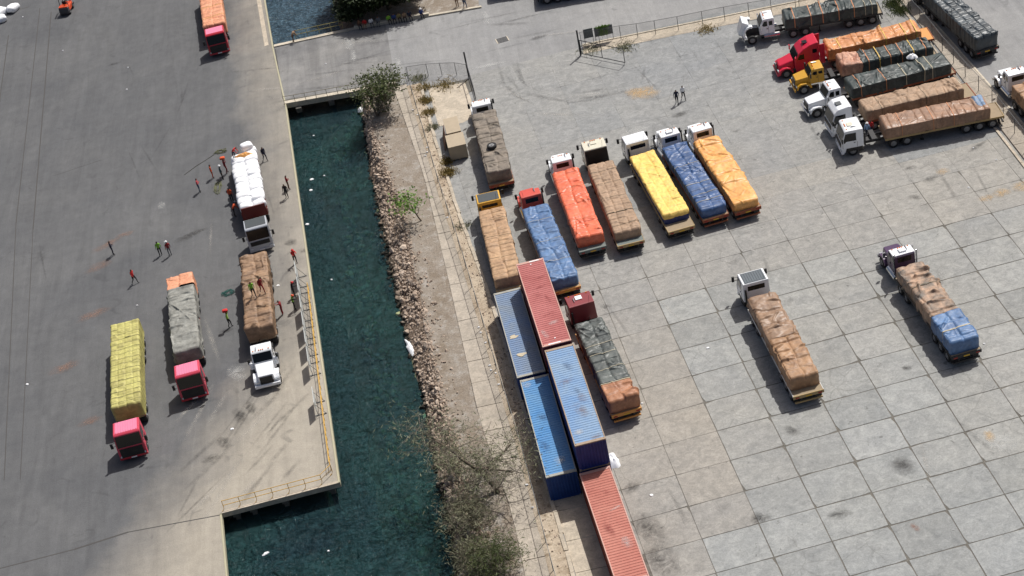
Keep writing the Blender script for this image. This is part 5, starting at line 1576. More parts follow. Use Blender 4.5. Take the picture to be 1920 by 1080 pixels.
cloth('plastic_sheet', 'long white plastic sheet caught on the rocks at the waterline', 'plastic sheet', (-10.1, -3.6), .32, 1.5, .25, M_BAG, 5, z=-1.45, rot=.25)
cloth('plastic_sheet', 'white plastic sheet stuck where the bridge meets the rocks', 'plastic sheet', (-12.1, 40.2), .4, .5, .35, M_BAG, 6, z=-1.35)
cloth('folded_cloth', 'white cloth lying on top of a dark green tarp load in the far row', 'cloth', (44.05, 20.15), .5, .45, .3, M_BAG, 7, z=2.46)
cloth('orange_cloth', 'tan and orange cloth thrown over the far sacks', 'cloth', (-24.2, 29.3), .95, .35, .25, T_AMBER, 9, z=2.62, rot=-.1)
M_NETG = paint('olive_netting', (122, 124, 88), .9); M_NETT = paint('teal_rope', (54, 112, 104), .9)
for lab, c, rx, ry, m, sd in [('olive netting heap on the quay left of the sack truck', (-27.78, 28.41), .5, 1.5, M_NETG, 1), ('smaller olive netting pile near the far end of the sack truck', (-27.56, 35.54), .9, .5, M_NETG, 2), ('teal rope tangle on the quay left of the crumpled brown tarp', (-26.60, 9.05), .8, .6, M_NETT, 4)]:
    # tangled line: one long looping tube
    rs = np.random.RandomState(sd)
    pts = []
    for k in range(60):
        a = k * .7 + rs.rand()
        rr_ = .25 + .75 * rs.rand()
        pts.append((rx * rr_ * math.cos(a), ry * rr_ * math.sin(a), .03 + .10 * rs.rand()))
    o = MB().tube(pts, .018, 5).obj('netting_pile', m); o.location = (c[0], c[1], 0); tag(o, lab, 'netting')
MB_l = MB().tube([(*(-31.49, 32.45), .02), (*(-30.24, 33.67), .03), (*(-28.96, 34.68), .02), (*(-28.27, 35.27), .05)], .03, 5)
tag(MB_l.obj('rope', paint('dark_line', (70, 68, 62), .9)), 'dark rope stretched across the quay towards the sack truck', 'rope')

# litter
M_LIT = paint('white_litter', (252, 252, 252), .6, 0, .05)
def litter(c, r, z, lab, group, seed):
    rs = np.random.RandomState(seed)
    n = 9
    pts = [(r * (.7 + .6 * rs.rand()) * math.cos(6.283 * k / n), r * .75 * (.7 + .6 * rs.rand()) * math.sin(6.283 * k / n)) for k in range(n)]
    vs = [(x, y, 0) for x, y in pts] + [(x * .8, y * .8, .06) for x, y in pts] + [(0, 0, .09)]
    fs = [(k, (k + 1) % n, n + (k + 1) % n, n + k) for k in range(n)] + [(n + k, n + (k + 1) % n, 2 * n) for k in range(n)]
    o = MB().add(vs, fs).obj('plastic_scrap', M_LIT); o.location = (c[0], c[1], z); tag(o, lab, 'plastic scrap', group)
for k, c in enumerate([(-18.12, 28.55), (-18.30, 26.53), (-18.91, 20.31), (-16.79, 28.76), (-23.77, -25.49), (-18.72, -26.79), (-17.63, 37.37), (-16.83, 9.80), (-23.99, -25.67)]):
    litter(c, .22 if k in (0, 1, 2, 4) else .12, -1.58, 'white plastic scrap floating on the harbour water', 'white plastic scraps floating on the water', k)
for k, c in enumerate([(-26.17, -11.17), (-45.53, 1.62), (15.10, -14.25), (7.07, -30.08), (-21.76, 8.49), (-35.59, 10.33), (-39.11, 59.74), (-38.95, 54.33), (-15.34, 49.97), (8.41, -19.38), (36.56, -21.24), (45.26, 6.02), (-26.01, 25.02), (-47.75, 68.01), (-54.05, 80.08), (42.73, 0.09), (46.52, 3.39)]):
    litter(c, .17 if k < 5 else .10, .004, 'white plastic scrap lying on the pavement', 'white plastic scraps on the pavement', 20 + k)
for k in range(16):
    y = random.uniform(-30, 38)
    litter((lerp_keys(y, K_FENCE) - random.uniform(.1, .5), y), .12, .07, 'white plastic scrap caught along the fence foot', 'white plastic scraps along the fence', 50 + k)
# spare tyre on the grey brown load
root = thing('spare_tyre', 'spare tyre lying on the grey brown tarp load', 'tyre', (*(1.07, 20.38), 2.62))
link('tyre', W_SINGLE[0], root, (0, 0, .14), (0, R(90), 0)); link('rim', W_SINGLE[1], root, (0, 0, .14), (0, R(-90), 0))
# drain grate
root = thing('drain_grate', 'rectangular drain grate in the road north of the gate', 'drain grate', (*(4.96, 46.52), -.03), R(8))
for k in range(5):
    MB().box(-.62, .62, -.5 + .24 * k, -.40 + .24 * k, .004, .03).obj('bar', STEEL, root)
for s in (-1, 1): MB().box(s * .66 - .05, s * .66 + .05, -.55, .62, .003, .034).obj('frame', M_KERB, root)

# ------------------------------------------------------------------ forklift
root = thing('forklift', 'orange forklift cut by the top edge of the picture', 'forklift', (-48.0, 79.0, 0), R(-8))
C_FORK = paint('forklift_orange', (226, 84, 40), .4, 0, .2)
MB().box(-.6, .6, -.9, .9, .35, .95).obj('body', C_FORK, root, bevel=.06)
MB().prism([(-1.45, .25), (-1.5, .7), (-1.4, 1.1), (-.9, 1.15), (-.9, .25)], -.62, .62).obj('counterweight', paint('forklift_grey', (70, 70, 74), .5), root, bevel=.08)
MB().prism([(-1.35, 1.1), (-1.3, 1.22), (-.5, 1.22), (-.5, .95), (-.9, .95)], -.58, .58).obj('engine_cover', C_FORK, root, bevel=.04)
MB().box(-.28, .28, -.35, .15, .95, 1.1).box(-.28, .28, -.42, -.32, 1.05, 1.6).obj('seat', BLACK, root, bevel=.04)
for sx in (-1, 1):
    for y in (-.75, .75):
        MB().tube([(sx * .52, y, .95), (sx * .5, y * .8, 2.15)], .04, 6).obj('guard_post', BLACK, root)
    MB().box(min(sx * .42, sx * .56), max(sx * .42, sx * .56), -.65, .65, 2.14, 2.2).obj('guard_rail', BLACK, root)
    MB().box(sx * .3 - .05, sx * .3 + .05, .95, 1.08, .1, 2.6).obj('mast', STEEL, root)
    MB().box(sx * .28 - .07, sx * .28 + .07, 1.1, 2.2, .06, .11).obj('fork', STEEL, root)
    for y, sc in ((.62, .66), (-.95, .56)):
        w = link('wheel', W_SINGLE[0], root, (sx * .58, y, .5 * sc), (0, 0, 0 if sx > 0 else math.pi), (sc, sc, sc)); link('rim', W_SINGLE[1], w)
for k in range(5):
    y = -.5 + .25 * k
    MB().box(-.44, .44, y - .02, y + .02, 2.15, 2.19).obj('guard_bar', BLACK, root)
MB().box(-.45, .45, 1.02, 1.1, .2, .8).obj('carriage', STEEL, root)

# ================================================================== PEOPLE
POSES = {}
def make_pose(name, J):
    E = [('pelvis', 'spine'), ('spine', 'chest'), ('chest', 'neck'), ('neck', 'head'), ('head', 'crown')]
    for s in 'lr':
        E += [('chest', 'sh' + s), ('sh' + s, 'el' + s), ('el' + s, 'wr' + s), ('wr' + s, 'ha' + s), ('pelvis', 'hi' + s), ('hi' + s, 'kn' + s), ('kn' + s, 'an' + s), ('an' + s, 'to' + s)]
    rad = dict(pelvis=(.155, .115), spine=(.145, .105), chest=(.165, .115), neck=(.055, .06), head=(.085, .10), crown=(.07, .085), sh=(.07, .07), el=(.045, .045), wr=(.032, .032), ha=(.042, .022), hi=(.09, .095), kn=(.06, .062), an=(.042, .045), to=(.042, .03))
    names = list(J.keys()); idx = {k: i for i, k in enumerate(names)}
    me = bpy.data.meshes.new('pose_' + name)
    me.from_pydata([J[k] for k in names], [(idx[a], idx[b]) for a, b in E], [])
    o = bpy.data.objects.new('pose_tmp', me); COL.objects.link(o)
    sm = o.modifiers.new('skin', 'SKIN'); sm.use_smooth_shade = True
    o.modifiers.new('sub', 'SUBSURF').levels = 1
    if not me.skin_vertices: me.skin_vertices.new()
    for k in names:
        key = k if k in rad else k[:2]
        me.skin_vertices[0].data[idx[k]].radius = rad[key]
    me.skin_vertices[0].data[idx['pelvis']].use_root = True
    bpy.context.view_layer.update()
    dg = bpy.context.evaluated_depsgraph_get()
    out = bpy.data.meshes.new_from_object(o.evaluated_get(dg))
    bpy.data.objects.remove(o)
    # regions: 0 torso 1 sleeves 2 trousers 3 skin 4 shoes 5 hair
    slot = {}
    for a, b in E:
        k = (a, b)
        if b in ('spine', 'chest', 'neck') or b.startswith('sh'): slot[k] = 0
        elif b in ('head', 'crown') or b.startswith('ha'): slot[k] = 3
        elif b.startswith('el') or b.startswith('wr'): slot[k] = 1
        elif b.startswith('to'): slot[k] = 4
        else: slot[k] = 2
    segs = [(Vector(J[a]), Vector(J[b]), slot[(a, b)]) for a, b in E]
    head = Vector(J['head']); crown = Vector(J['crown'])
    bm = bmesh.new(); bm.from_mesh(out)
    for f in bm.faces:
        c = f.calc_center_median(); best = (9, 0)
        for a, b, s in segs:
            t = max(0, min(1, (c - a).dot(b - a) / max(1e-6, (b - a).length_squared)))
            dd = (c - a - (b - a) * t).length
            if dd < best[0]: best = (dd, s)
        s = best[1]
        if s == 3 and (c - crown).length < .22 and (c - head).dot(crown - head) / (crown - head).length > .03 - .5 * (head.y - c.y): s = 5
        f.material_index = s; f.smooth = True
    bm.to_mesh(out); bm.free()
    # fingers, nose and ears, joined to the same figure
    mb = MB()
    for s in 'lr':
        w, h = Vector(J['wr' + s]), Vector(J['ha' + s])
        d = (h - w).normalized(); side = Vector((0, 1, 0)) if abs(d.y) < .8 else Vector((1, 0, 0))
        side = (side - d * side.dot(d)).normalized(); cv = d.cross(side)
        for k, (o_, ln) in enumerate(((-.028, .062), (-.010, .078), (.010, .072), (.027, .056))):
            p0 = h + side * o_
            mb.tube([p0, p0 + d * ln * .55 + cv * .004, p0 + d * ln + cv * .018], [.0095, .0085, .006], 5, 3)
        p0 = h - d * .02 + side * .035
        mb.tube([p0, p0 + d * .03 + side * .022, p0 + d * .058 + side * .026], [.010, .009, .006], 5, 3)
    up = (crown - head).normalized(); fw = Vector((0, 1, 0)); fw = (fw - up * fw.dot(up)).normalized(); sd = up.cross(fw)
    mb.tube([head + fw * .095 + up * .01, head + fw * .122 - up * .025], [.008, .016], 5, 3)
    for s in (-1, 1):
        mb.ball(head + sd * s * .09 - fw * .005, .014, .022, .032, 6, 4, 3)
        mb.ball(head + sd * s * .034 + fw * .092 + up * .02, .009, .009, .007, 6, 4, 5)
    mb.tube([head + fw * .098 - up * .052 - sd * .025, head + fw * .102 - up * .055, head + fw * .098 - up * .052 + sd * .025], .006, 4, 4)
    b2 = bmesh.new(); b2.from_mesh(out)
    tmp = bpy.data.meshes.new('t'); tmp.from_pydata(mb.v, [], mb.f); tmp.polygons.foreach_set('material_index', mb.m)
    b2.from_mesh(tmp); b2.to_mesh(out); b2.free(); bpy.data.meshes.remove(tmp)
    for _ in range(6): out.materials.append(None)
    POSES[name] = (out, J['head'], J['crown'])
def J_(**kw):
    b = dict(pelvis=(0, 0, .96), spine=(0, -.01, 1.15), chest=(0, 0, 1.36), neck=(0, .01, 1.50), head=(0, .03, 1.61), crown=(0, .02, 1.70),
             shl=(-.18, 0, 1.41), ell=(-.25, -.03, 1.14), wrl=(-.26, .05, .90), hal=(-.26, .08, .82), shr=(.18, 0, 1.41), elr=(.25, -.03, 1.14), wrr=(.26, .05, .90), har=(.26, .08, .82),
             hil=(-.10, 0, .90), knl=(-.11, .03, .50), anl=(-.11, -.02, .08), tol=(-.13, .14, .035), hir=(.10, 0, .90), knr=(.11, .03, .50), anr=(.11, -.02, .08), tor=(.13, .14, .035))
    b.update(kw); return b
make_pose('stand', J_())
make_pose('arms_crossed', J_(ell=(-.24, .05, 1.15), wrl=(-.02, .22, 1.16), hal=(.06, .22, 1.18), elr=(.24, .05, 1.15), wrr=(.04, .24, 1.2), har=(-.05, .23, 1.22)))
make_pose('walk', J_(knl=(-.1, .2, .53), anl=(-.1, .26, .10), tol=(-.11, .42, .05), knr=(.1, -.02, .5), anr=(.1, -.30, .13), tor=(.11, -.17, .04), ell=(-.25, -.12, 1.16), wrl=(-.26, -.12, .92), hal=(-.26, -.10, .84), elr=(.25, .08, 1.16), wrr=(.24, .24, .98), har=(.24, .30, .92)))
make_pose('reach', J_(ell=(-.22, .24, 1.36), wrl=(-.18, .46, 1.38), hal=(-.17, .54, 1.39), elr=(.22, .22, 1.32), wrr=(.17, .45, 1.28), har=(.16, .53, 1.28), chest=(0, .04, 1.36), neck=(0, .07, 1.5), head=(0, .1, 1.6), crown=(0, .1, 1.69)))
make_pose('bend', J_(spine=(0, .12, 1.13), chest=(0, .30, 1.25), neck=(0, .41, 1.32), head=(0, .50, 1.36), crown=(0, .58, 1.40), shl=(-.18, .32, 1.28), shr=(.18, .32, 1.28), ell=(-.22, .42, 1.02), wrl=(-.18, .52, .82), hal=(-.17, .55, .74), elr=(.22, .42, 1.02), wrr=(.18, .54, .84), har=(.17, .57, .76), knl=(-.12, .10, .50), knr=(.12, -.02, .5)))
make_pose('carry', J_(ell=(-.33, .08, 1.52), wrl=(-.20, .10, 1.74), hal=(-.13, .10, 1.80), elr=(.33, .08, 1.52), wrr=(.20, .10, 1.74), har=(.13, .10, 1.80), knl=(-.1, .14, .52), anl=(-.1, .12, .09), tol=(-.11, .28, .04), anr=(.1, -.14, .10), tor=(.11, .0, .04)))
make_pose('sit', J_(pelvis=(0, 0, .46), spine=(0, -.02, .64), chest=(0, .03, .86), neck=(0, .06, 1.0), head=(0, .09, 1.11), crown=(0, .09, 1.20), shl=(-.18, .03, .91), shr=(.18, .03, .91), ell=(-.25, .10, .66), wrl=(-.16, .30, .60), hal=(-.13, .37, .59), elr=(.25, .10, .66), wrr=(.16, .30, .60), har=(.13, .37, .59),
                     hil=(-.10, .06, .45), knl=(-.15, .46, .47), anl=(-.14, .44, .08), tol=(-.15, .60, .035), hir=(.10, .06, .45), knr=(.15, .46, .47), anr=(.14, .44, .08), tor=(.15, .60, .035)))
PC = dict(skin=(118, 82, 62), hair=(28, 24, 22), shoe=(38, 34, 32), navy=(38, 42, 62), black=(32, 32, 36), red=(206, 44, 42), maroon=(146, 34, 40), orange=(224, 92, 48), green=(136, 196, 62), white=(240, 240, 240), grey=(110, 112, 116), jeans=(68, 84, 110), khaki=(150, 136, 88), blue=(46, 72, 130), tan=(172, 140, 110), lightblue=(150, 180, 214), brown=(112, 80, 58), pink=(206, 84, 92), teal=(48, 72, 80), lime=(170, 214, 90))
def pm(c): return paint('cloth_' + c, PC[c], .85, 0, .1)
def person(label, c, face, pose='stand', shirt='red', legs='navy', sleeves=None, hat=None, z=0.0, s=1.0, group=None, carry=None):
    me, hd, cr = POSES[pose]
    o = link('person', me, None, (c[0], c[1], z), (0, 0, -R(face)), (s, s, s))
    for i, cc in enumerate((shirt, sleeves or shirt, legs, 'skin', 'shoe', 'hair')):
        o.material_slots[i].link = 'OBJECT'; o.material_slots[i].material = pm(cc)
    tag(o, label, 'person', group)
    if hat:
        h = Vector(hd); up = (Vector(cr) - h).normalized()
        k = MB().ball((0, 0, .03), .118, .135, .12, 12, 5, 0, 0, .5).tube([(0, .02, .028), (0, .02, .042)], .15, 12)
        ho = k.obj('helmet', paint('hat_' + hat, PC[hat], .4), o, smooth=False)
        ho.location = h + up * .04; ho.rotation_euler = Vector((0, 0, 1)).rotation_difference(up).to_euler()
    if carry:
        q = sack_mesh(77 + len(label), pm(carry), .26, .2, .14)
        q.materials.clear(); q.materials.append(pm(carry))
        b = link('bundle', q, None, (c[0], c[1], z + 1.93 * s)); tag(b, 'small ' + carry + ' bundle carried on the head beside the trucks', 'bundle')
person('person in orange coveralls standing left of the sack truck', (-28.33, 30.52), 80, 'stand', 'orange', 'orange')
person('person in dark jacket and white helmet left of the sack truck', (-27.28, 29.89), 90, 'stand', 'teal', 'black', hat='white')
person('person in red coveralls carrying an orange bundle by the sack truck', (-26.83, 30.87), 60, 'carry', 'maroon', 'maroon', carry='orange')
person('person in pinkish red shirt and jeans standing apart on the quay', (-29.73, 28.35), 90, 'arms_crossed', 'pink', 'jeans')
person('person in orange vest and dark trousers at the side of the sack truck', (-26.23, 25.11), 20, 'stand', 'orange', 'black')
person('person with orange shirt bending at the side of the sack truck near its cab', (-25.95, 22.19), 60, 'bend', 'orange', 'black')
person('person in red shirt bending over the far sacks on the truck', (-25.30, 29.14), 110, 'bend', 'red', 'navy', z=2.52)
person('person in navy walking right of the sack truck', (-22.66, 31.75), 150, 'walk', 'navy', 'navy')
person('person in maroon standing by the quay edge with folded arms', (-20.26, 25.08), 70, 'arms_crossed', 'maroon', 'brown')
person('person in black standing by the quay edge beside the one in maroon', (-20.47, 23.53), 200, 'stand', 'black', 'black')
person('person in dark navy clothes alone at the left of the quay', (-38.48, 20.04), 70, 'arms_crossed', 'navy', 'navy')
person('person in bright green vest standing on the open quay', (-33.51, 18.06), 340, 'stand', 'green', 'black', sleeves='green')
person('person in red vest and white helmet standing on the open quay', (-32.52, 17.69), 330, 'stand', 'maroon', 'grey', hat='white')
person('person in red shirt walking behind the grey tarp truck', (-35.94, 14.18), 120, 'walk', 'red', 'black')
person('person in red shirt leaning on the farthest white board', (-19.90, 11.54), 160, 'reach', 'red', 'black', hat='red')
person('person in green vest walking on top of the crumpled brown tarp', (-23.37, 3.81), 160, 'walk', 'green', 'black', z=2.66, sleeves='green')
person('person in dark red walking on top of the crumpled brown tarp', (-22.56, 4.10), 150, 'walk', 'maroon', 'maroon', z=2.66)
person('person in black with a red cap holding a white board', (-20.15, 6.16), 90, 'reach', 'black', 'black', hat='red')
person('person in green vest with orange helmet holding a white board', (-20.16, 4.04), 80, 'reach', 'green', 'black', sleeves='black', hat='orange')
person('person in maroon coveralls pushing against the brown tarp load', (-21.34, 3.71), 280, 'reach', 'maroon', 'maroon')
person('person in green vest carrying a red bundle between the two tarp trucks', (-26.37, 3.61), 100, 'carry', 'lime', 'black', carry='red')
person('person in dark clothes walking across the yard', (20.72, 25.07), 190, 'walk', 'navy', 'black')
person('person in white shirt walking across the yard', (21.51, 25.62), 170, 'walk', 'white', 'black')
person('person in blue jeans standing at the edge of the dirt lot', (1.73, 55.96), 160, 'walk', 'grey', 'jeans')
person('person in tan standing beside the one in blue jeans at the dirt lot', (0.87, 56.92), 190, 'stand', 'tan', 'brown')
person('person in orange brown shirt leaning on the far bridge kerb by the basin', (-18.92, 56.86), 60, 'bend', 'tan', 'brown')
person('person with white helmet and blue shirt between the far cabover trucks', (36.75, 11.56), 200, 'stand', 'lightblue', 'navy', hat='white')
person('person with red shirt between the far cabover trucks', (37.21, 11.88), 220, 'stand', 'red', 'navy')
seat = thing('low_wall', 'low kerb wall in the tree shade that people sit on', 'wall', (-7.0, 56.55, 0), R(-5))
MB().box(-4.6, 4.4, -.2, .2, -.02, .40).obj('wall', M_KERB, seat, bevel=.02)
for k, (x, sh, lg, hat, lab) in enumerate([(-10.9, 'brown', 'navy', None, 'person in brown sitting at the left end of the shaded wall'), (-10.25, 'red', 'tan', None, 'person in red sitting in the shade of the big tree'), (-9.5, 'white', 'grey', None, 'person in white sitting in the shade of the big tree'), (-8.6, 'grey', 'grey', None, 'person in grey sitting in the shade of the big tree'),
                                  (-7.4, 'green', 'black', None, 'person in green vest sitting in the shade of the big tree'), (-6.75, 'blue', 'navy', None, 'person in blue sitting right of the green vest in the tree shade'), (-6.15, 'khaki', 'black', None, 'person in khaki sitting in the shade of the big tree'), (-5.5, 'tan', 'black', None, 'person in tan shirt sitting in the shade of the big tree'), (-4.9, 'navy', 'navy', None, 'person in navy sitting in the shade of the big tree'), (-3.5, 'blue', 'navy', 'white', 'person in blue with white hat sitting at the right end of the shaded wall')]):
    person(lab, (x, 56.5 - .087 * (x + 7.0)), 180 + random.uniform(-25, 25), 'sit', sh, lg, hat=hat, z=-.03)

# ================================================================== TREES AND PLANTS
M_BARK = paint('tree_bark', (110, 98, 84), .9, 0, .4)
M_TWIG = paint('dry_twig', (124, 116, 102), .9, 0, .3)
def grow(rs, p, d, L, r, depth, branches, tips, spread, up, kids):
    pts = [Vector(p)]; q = Vector(p); dd = Vector(d).normalized()
    n = 4
    for k in range(n):
        dd = (dd + Vector((rs.uniform(-1, 1), rs.uniform(-1, 1), rs.uniform(-.5, 1) * up)) * .18).normalized()
        q = q + dd * L / n
        pts.append(q.copy())
    branches.append((pts, [r * (1 - .5 * k / n) for k in range(n + 1)], depth))
    if depth == 0:
        tips.append((q, dd)); return
    for k in range(kids):
        t = rs.uniform(.35, 1.0)
        i = min(n - 1, int(t * n)); f = t * n - i
        base = pts[i].lerp(pts[i + 1], f)
        ax = Vector((rs.uniform(-1, 1), rs.uniform(-1, 1), rs.uniform(-.35, .7) * up)).normalized()
        nd = (dd * (1 - spread) + ax * spread).normalized()
        grow(rs, base, nd, L * rs.uniform(.55, .8), r * .5, depth - 1, branches, tips, spread, up, kids)
def tree(name, label, cat, base, trunk_dir, H, r, depth, kids, spread, up, leaf, nleaf, lsize, lrad, z=0.0, seed=1, stems=1, twig=None, wisp=False):
    rs = random.Random(seed)
    root = thing(name, label, cat, (base[0], base[1], z))
    branches, tips = [], []
    for k in range(stems):
        d = Vector(trunk_dir) + Vector((rs.uniform(-.45, .45), rs.uniform(-.45, .45), 0)) * (1 if stems > 1 else 0)
        grow(rs, Vector((rs.uniform(-.1, .1), rs.uniform(-.1, .1), -.1)), d, H, r, depth, branches, tips, spread, up, kids)
    mb = MB(); mt = MB()
    for pts, rad, dp in branches:
        if dp >= depth - 1: mb.tube(pts, rad, 7, 0, False)
        else: mt.tube(pts, [max(q, .009) for q in rad], 4, 0, False)
    link('trunk', np_mesh('trunk', [tuple(v) for v in mb.v], mb.f, M_BARK), root)
    if mt.v: link('branches', np_mesh('branches', [tuple(v) for v in mt.v], mt.f, twig or M_BARK, False), root)['kind'] = 'stuff'
    V, F = [], []
    for q, dd in tips:
        for k in range(nleaf):
            o = Vector((rs.gauss(0, 1), rs.gauss(0, 1), rs.gauss(0, .7))) * lrad
            c = q + o
            if c.z < .05 and z > -.5: c.z = abs(c.z) + .05
            a = Vector((rs.uniform(-1, 1), rs.uniform(-1, 1), rs.uniform(-.6, .6))).normalized()
            b = a.cross(Vector((rs.uniform(-1, 1), rs.uniform(-1, 1), rs.uniform(.2, 1)))).normalized()
            s = lsize * rs.uniform(.6, 1.4)
            w = s * (.5 if not wisp else .16)
            i = len(V)
            V += [tuple(c - a * s), tuple(c + b * w), tuple(c + a * s), tuple(c - b * w)]
            F.append((i, i + 1, i + 2, i + 3))
    link('crown', np_mesh('crown', V, F, leaf, False), root)
    return root
L_OLIVE = leaf_mat('olive_leaf', (62, 74, 44), (104, 112, 70)); L_GREEN = leaf_mat('fresh_leaf', (84, 122, 44), (128, 160, 74)); L_DARK = leaf_mat('dark_leaf', (34, 44, 26), (72, 84, 48), .15)
L_DRY = leaf_mat('dry_leaf', (100, 102, 80), (142, 140, 114)); L_WISP = leaf_mat('wispy_leaf', (110, 114, 88), (152, 152, 122)); L_GREY = leaf_mat('grey_leaf', (104, 104, 92), (150, 150, 136))
L_WEED = leaf_mat('weed_leaf', (120, 102, 58), (150, 134, 84))
tree('tree', 'small olive green tree with several stems by the bridge corner', 'tree', (-10.2, 35.9), (.03, .1, 1), 2.9, .12, 3, 4, .55, .95, L_OLIVE, 15, .14, .32, z=-.1, seed=5, stems=3)
tree('shrub', 'grey dry shrub growing under the small tree by the bridge', 'shrub', (-9.6, 37.4), (0, 0, 1), 1.3, .04, 3, 4, .6, .6, L_GREY, 7, .10, .25, z=-.1, seed=7, stems=3, twig=M_TWIG)
tree('tree', 'small sparse tree with fresh green leaves beside the walkway', 'tree', (-7.25, 14.2), (-.25, .15, 1), 2.5, .085, 3, 4, .64, .45, L_GREEN, 6, .15, .26, z=-.05, seed=12)
tree('tree', 'big wispy half bare tree leaning over the walkway and rocks', 'tree', (-4.6, -25.9), (-.45, .3, 1), 4.6, .22, 4, 5, .84, .25, L_WISP, 5, .18, .6, z=0, seed=23, wisp=True, twig=M_TWIG)
tree('shrub', 'dry grey brown scrub on the bank below the wispy tree', 'shrub', (-6.7, -28.3), (-.1, -.1, 1), 1.9, .06, 3, 5, .78, .4, L_DRY, 4, .19, .5, z=-.2, seed=31, stems=4, wisp=True, twig=M_TWIG)
tree('shrub', 'low green bush at the bottom edge between rocks and walkway', 'shrub', (-5.2, -34.6), (0, 0, 1), 1.7, .05, 3, 5, .78, .4, L_OLIVE, 6, .16, .45, z=0, seed=33, stems=4, wisp=True, twig=M_TWIG)
tree('shrub', 'dark dry scrub on the rocks at the bottom edge left of the green bush', 'shrub', (-7.3, -33.0), (0, 0, 1), 1.5, .05, 3, 5, .78, .4, L_DRY, 6, .17, .5, z=-.6, seed=35, stems=4, wisp=True, twig=M_BARK)
tree('shrub', 'thin dry scrub on the bank uphill of the wispy tree', 'shrub', (-8.0, -21.5), (-.1, 0, 1), 1.5, .05, 3, 4, .78, .35, L_WISP, 4, .16, .45, z=-.2, seed=37, stems=3, wisp=True, twig=M_TWIG)
# big dark tree in the dirt lot: leaf clumps over a wide crown
def big_tree(label, base, cx, cy, cz, rx, ry, rz, n, seed):
    rs = random.Random(seed)
    root = thing('tree', label, 'tree', (base[0], base[1], 0))
    mb = MB()
    for k in range(9):
        a = 6.283 * k / 9 + rs.uniform(-.3, .3)
        e = Vector((cx - base[0] + rx * .7 * math.cos(a), cy - base[1] + ry * .7 * math.sin(a), cz + rs.uniform(-.3, 1.0)))
        m_ = Vector((e.x * .35, e.y * .35, cz * .7))
        mb.tube([(0, 0, -.1), (0, 0, 1.0), m_, e], [.32, .26, .15, .05], 7)
    link('trunk', np_mesh('trunk', [tuple(v) for v in mb.v], mb.f, M_BARK), root)
    V, F = [], []
    cl = []
    while len(cl) < 150:
        u = Vector((rs.uniform(-1, 1), rs.uniform(-1, 1), rs.uniform(-.9, 1)))
        if .35 < u.length < 1: cl.append(u)
    for k in range(n):
        u = rs.choice(cl)
        c = Vector((cx - base[0] + rx * u.x, cy - base[1] + ry * u.y, cz + rz * u.z)) + Vector((rs.gauss(0, 1), rs.gauss(0, 1), rs.gauss(0, .6))) * .42
        if c.z < .9: c.z = .9 + rs.random() * .5
        a = Vector((rs.uniform(-1, 1), rs.uniform(-1, 1), rs.uniform(-.5, .5))).normalized()
        b = a.cross(Vector((rs.uniform(-.6, .6), rs.uniform(-.6, .6), 1))).normalized()
        s = rs.uniform(.10, .24); i = len(V)
        V += [tuple(c - a * s), tuple(c + b * s * .5), tuple(c + a * s), tuple(c - b * s * .5)]
        F.append((i, i + 1, i + 2, i + 3))
    link('crown', np_mesh('crown', V, F, L_DARK, False), root)
big_tree('large dark tree shading the seated people at the top', (-7.2, 60.3), -7.2, 60.6, 3.2, 6.0, 4.2, 2.2, 30000, 3)
big_tree('dark tree behind the first one at the left of the dirt lot', (-10.2, 66.0), -10.4, 66.0, 3.2, 3.6, 4.5, 2.4, 12000, 4)
big_tree('low dark tree hanging over the basin corner at the end of the far railing', (-11.2, 59.4), -11.6, 59.3, 1.3, 1.7, 1.8, 1.3, 6000, 6)
def weed(c, label, m, n, rad, hgt, seed, z=0.0):
    rs = random.Random(seed)
    root = thing('weed_clump', label, 'weeds', (c[0], c[1], z))
    for grp in range(1):
        V, F = [], []
        for k in range(n):
            x, y = rs.gauss(0, rad), rs.gauss(0, rad)
            a = rs.uniform(0, 6.28); t = hgt * rs.uniform(.4, 1.2); l = rs.uniform(.05, .3)
            w = .02 + .02 * rs.random(); i = len(V)
            dx, dy = math.cos(a), math.sin(a)
            V += [(x - dy * w, y + dx * w, 0), (x + dy * w, y - dx * w, 0), (x + dx * l + dy * w, y + dy * l - dx * w, t * .8), (x + dx * l * 1.6, y + dy * l * 1.6, t)]
            F.append((i, i + 1, i + 2, i + 3))
        link('blades', np_mesh('blades', V, F, m, False), root)
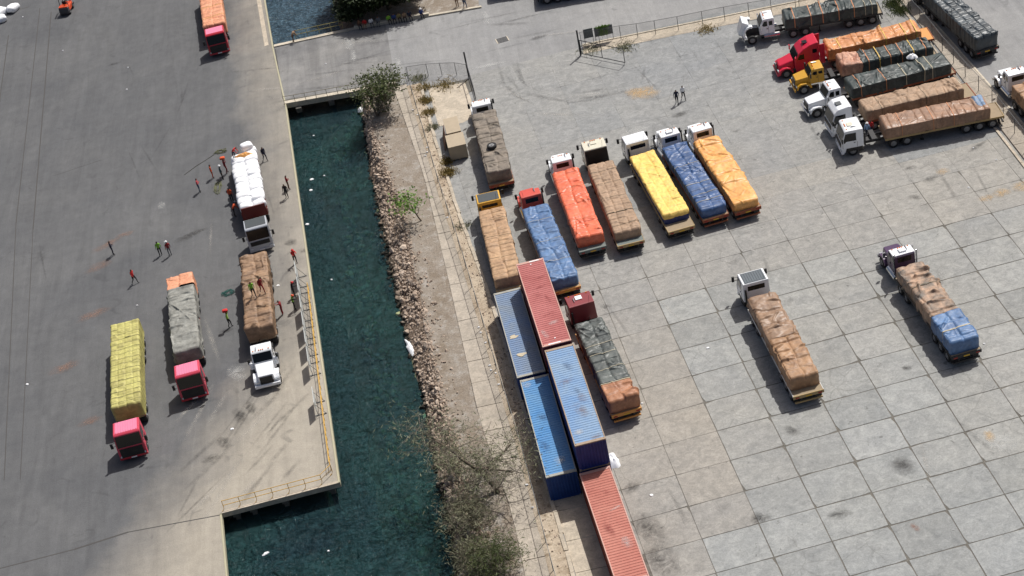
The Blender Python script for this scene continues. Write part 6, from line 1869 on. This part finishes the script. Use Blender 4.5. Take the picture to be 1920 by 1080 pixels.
for k, (c, n, rad, h, m, lab) in enumerate([((-4.73, 39.65), 260, .45, .3, L_WEED, 'brown weeds at the top corner of the pale pad'), ((-2.37, 39.21), 300, .7, .25, L_WEED, 'brown weeds along the top edge of the pale pad'), ((-4.81, 36.72), 300, .35, .35, L_WEED, 'brown weeds on the kerb left of the pale pad'), ((-4.63, 34.10), 300, .35, .35, L_WEED, 'brown weeds on the kerb left of the far beige box'), ((-4.52, 30.89), 200, .35, .3, L_DRY, 'greyish weeds at the foot of the brown leaning panel'),
                                 ((-3.84, 21.52), 380, .4, .4, L_WEED, 'tall brown weeds at the kerb between beige box and amber cab truck'), ((-3.75, 23.56), 240, .3, .4, L_WEED, 'tall brown weeds at the kerb just below the nearer beige box'), ((-3.36, 11.55), 160, .4, .2, L_DRY, 'dry weeds at the broken kerb beside the amber cab truck'),
                                 ((46.79, 35.51), 340, .5, .5, L_OLIVE, 'green weeds at the yard corner behind the strapped truck'), ((46.97, 33.64), 320, .5, .5, L_OLIVE, 'green weeds spreading from the yard corner to the side pavement'), ((17.78, 38.97), 300, .6, .2, L_DRY, 'dry weeds behind the open gate leaf'), ((14.25, 40.09), 260, .7, .15, L_DRY, 'dry weeds at the foot of the grey panels'), ((26.89, 38.79), 240, .5, .2, L_WEED, 'brown weed patch by the far fence'), ((-5.13, 41.89), 240, .5, .2, L_DRY, 'dry weeds inside the short fence by the tree')]):
    weed(c, lab, m, n, rad, h, 60 + k)
# creeper on the wide grey panel
rs = random.Random(9); V, F = [], []
for k in range(420):
    u = rs.choice((.35, .35, .62)) + rs.gauss(0, .06)
    x, zz = 14.95 + 2.0 * u + .08 * math.sin(8 * rs.random()), rs.uniform(.8, 2.0) if rs.random() < .7 else 1.95 + rs.gauss(0, .06)
    if zz > 1.8: x += rs.gauss(0, .28)
    a = Vector((rs.uniform(-1, 1), rs.uniform(-.4, .4), rs.uniform(-1, 1))).normalized(); b = a.cross(Vector((0, 1, .3))).normalized(); s = rs.uniform(.05, .1); i = len(V)
    c = Vector((x, 41.12 - rs.random() * .12, zz))
    V += [tuple(c - a * s), tuple(c + b * s * .6), tuple(c + a * s), tuple(c - b * s * .6)]; F.append((i, i + 1, i + 2, i + 3))
root = thing('creeper', 'green creeper hanging over the wide grey panel', 'plant', (0, 0, 0))
link('leaves', np_mesh('leaves', V, F, L_GREEN, False), root)
for xx in (15.65, 16.2): MB().tube([(xx, 41.08, 0), (xx + .05, 41.1, .9), (xx - .03, 41.1, 1.95)], .012, 5).obj('stem', M_BARK, root)
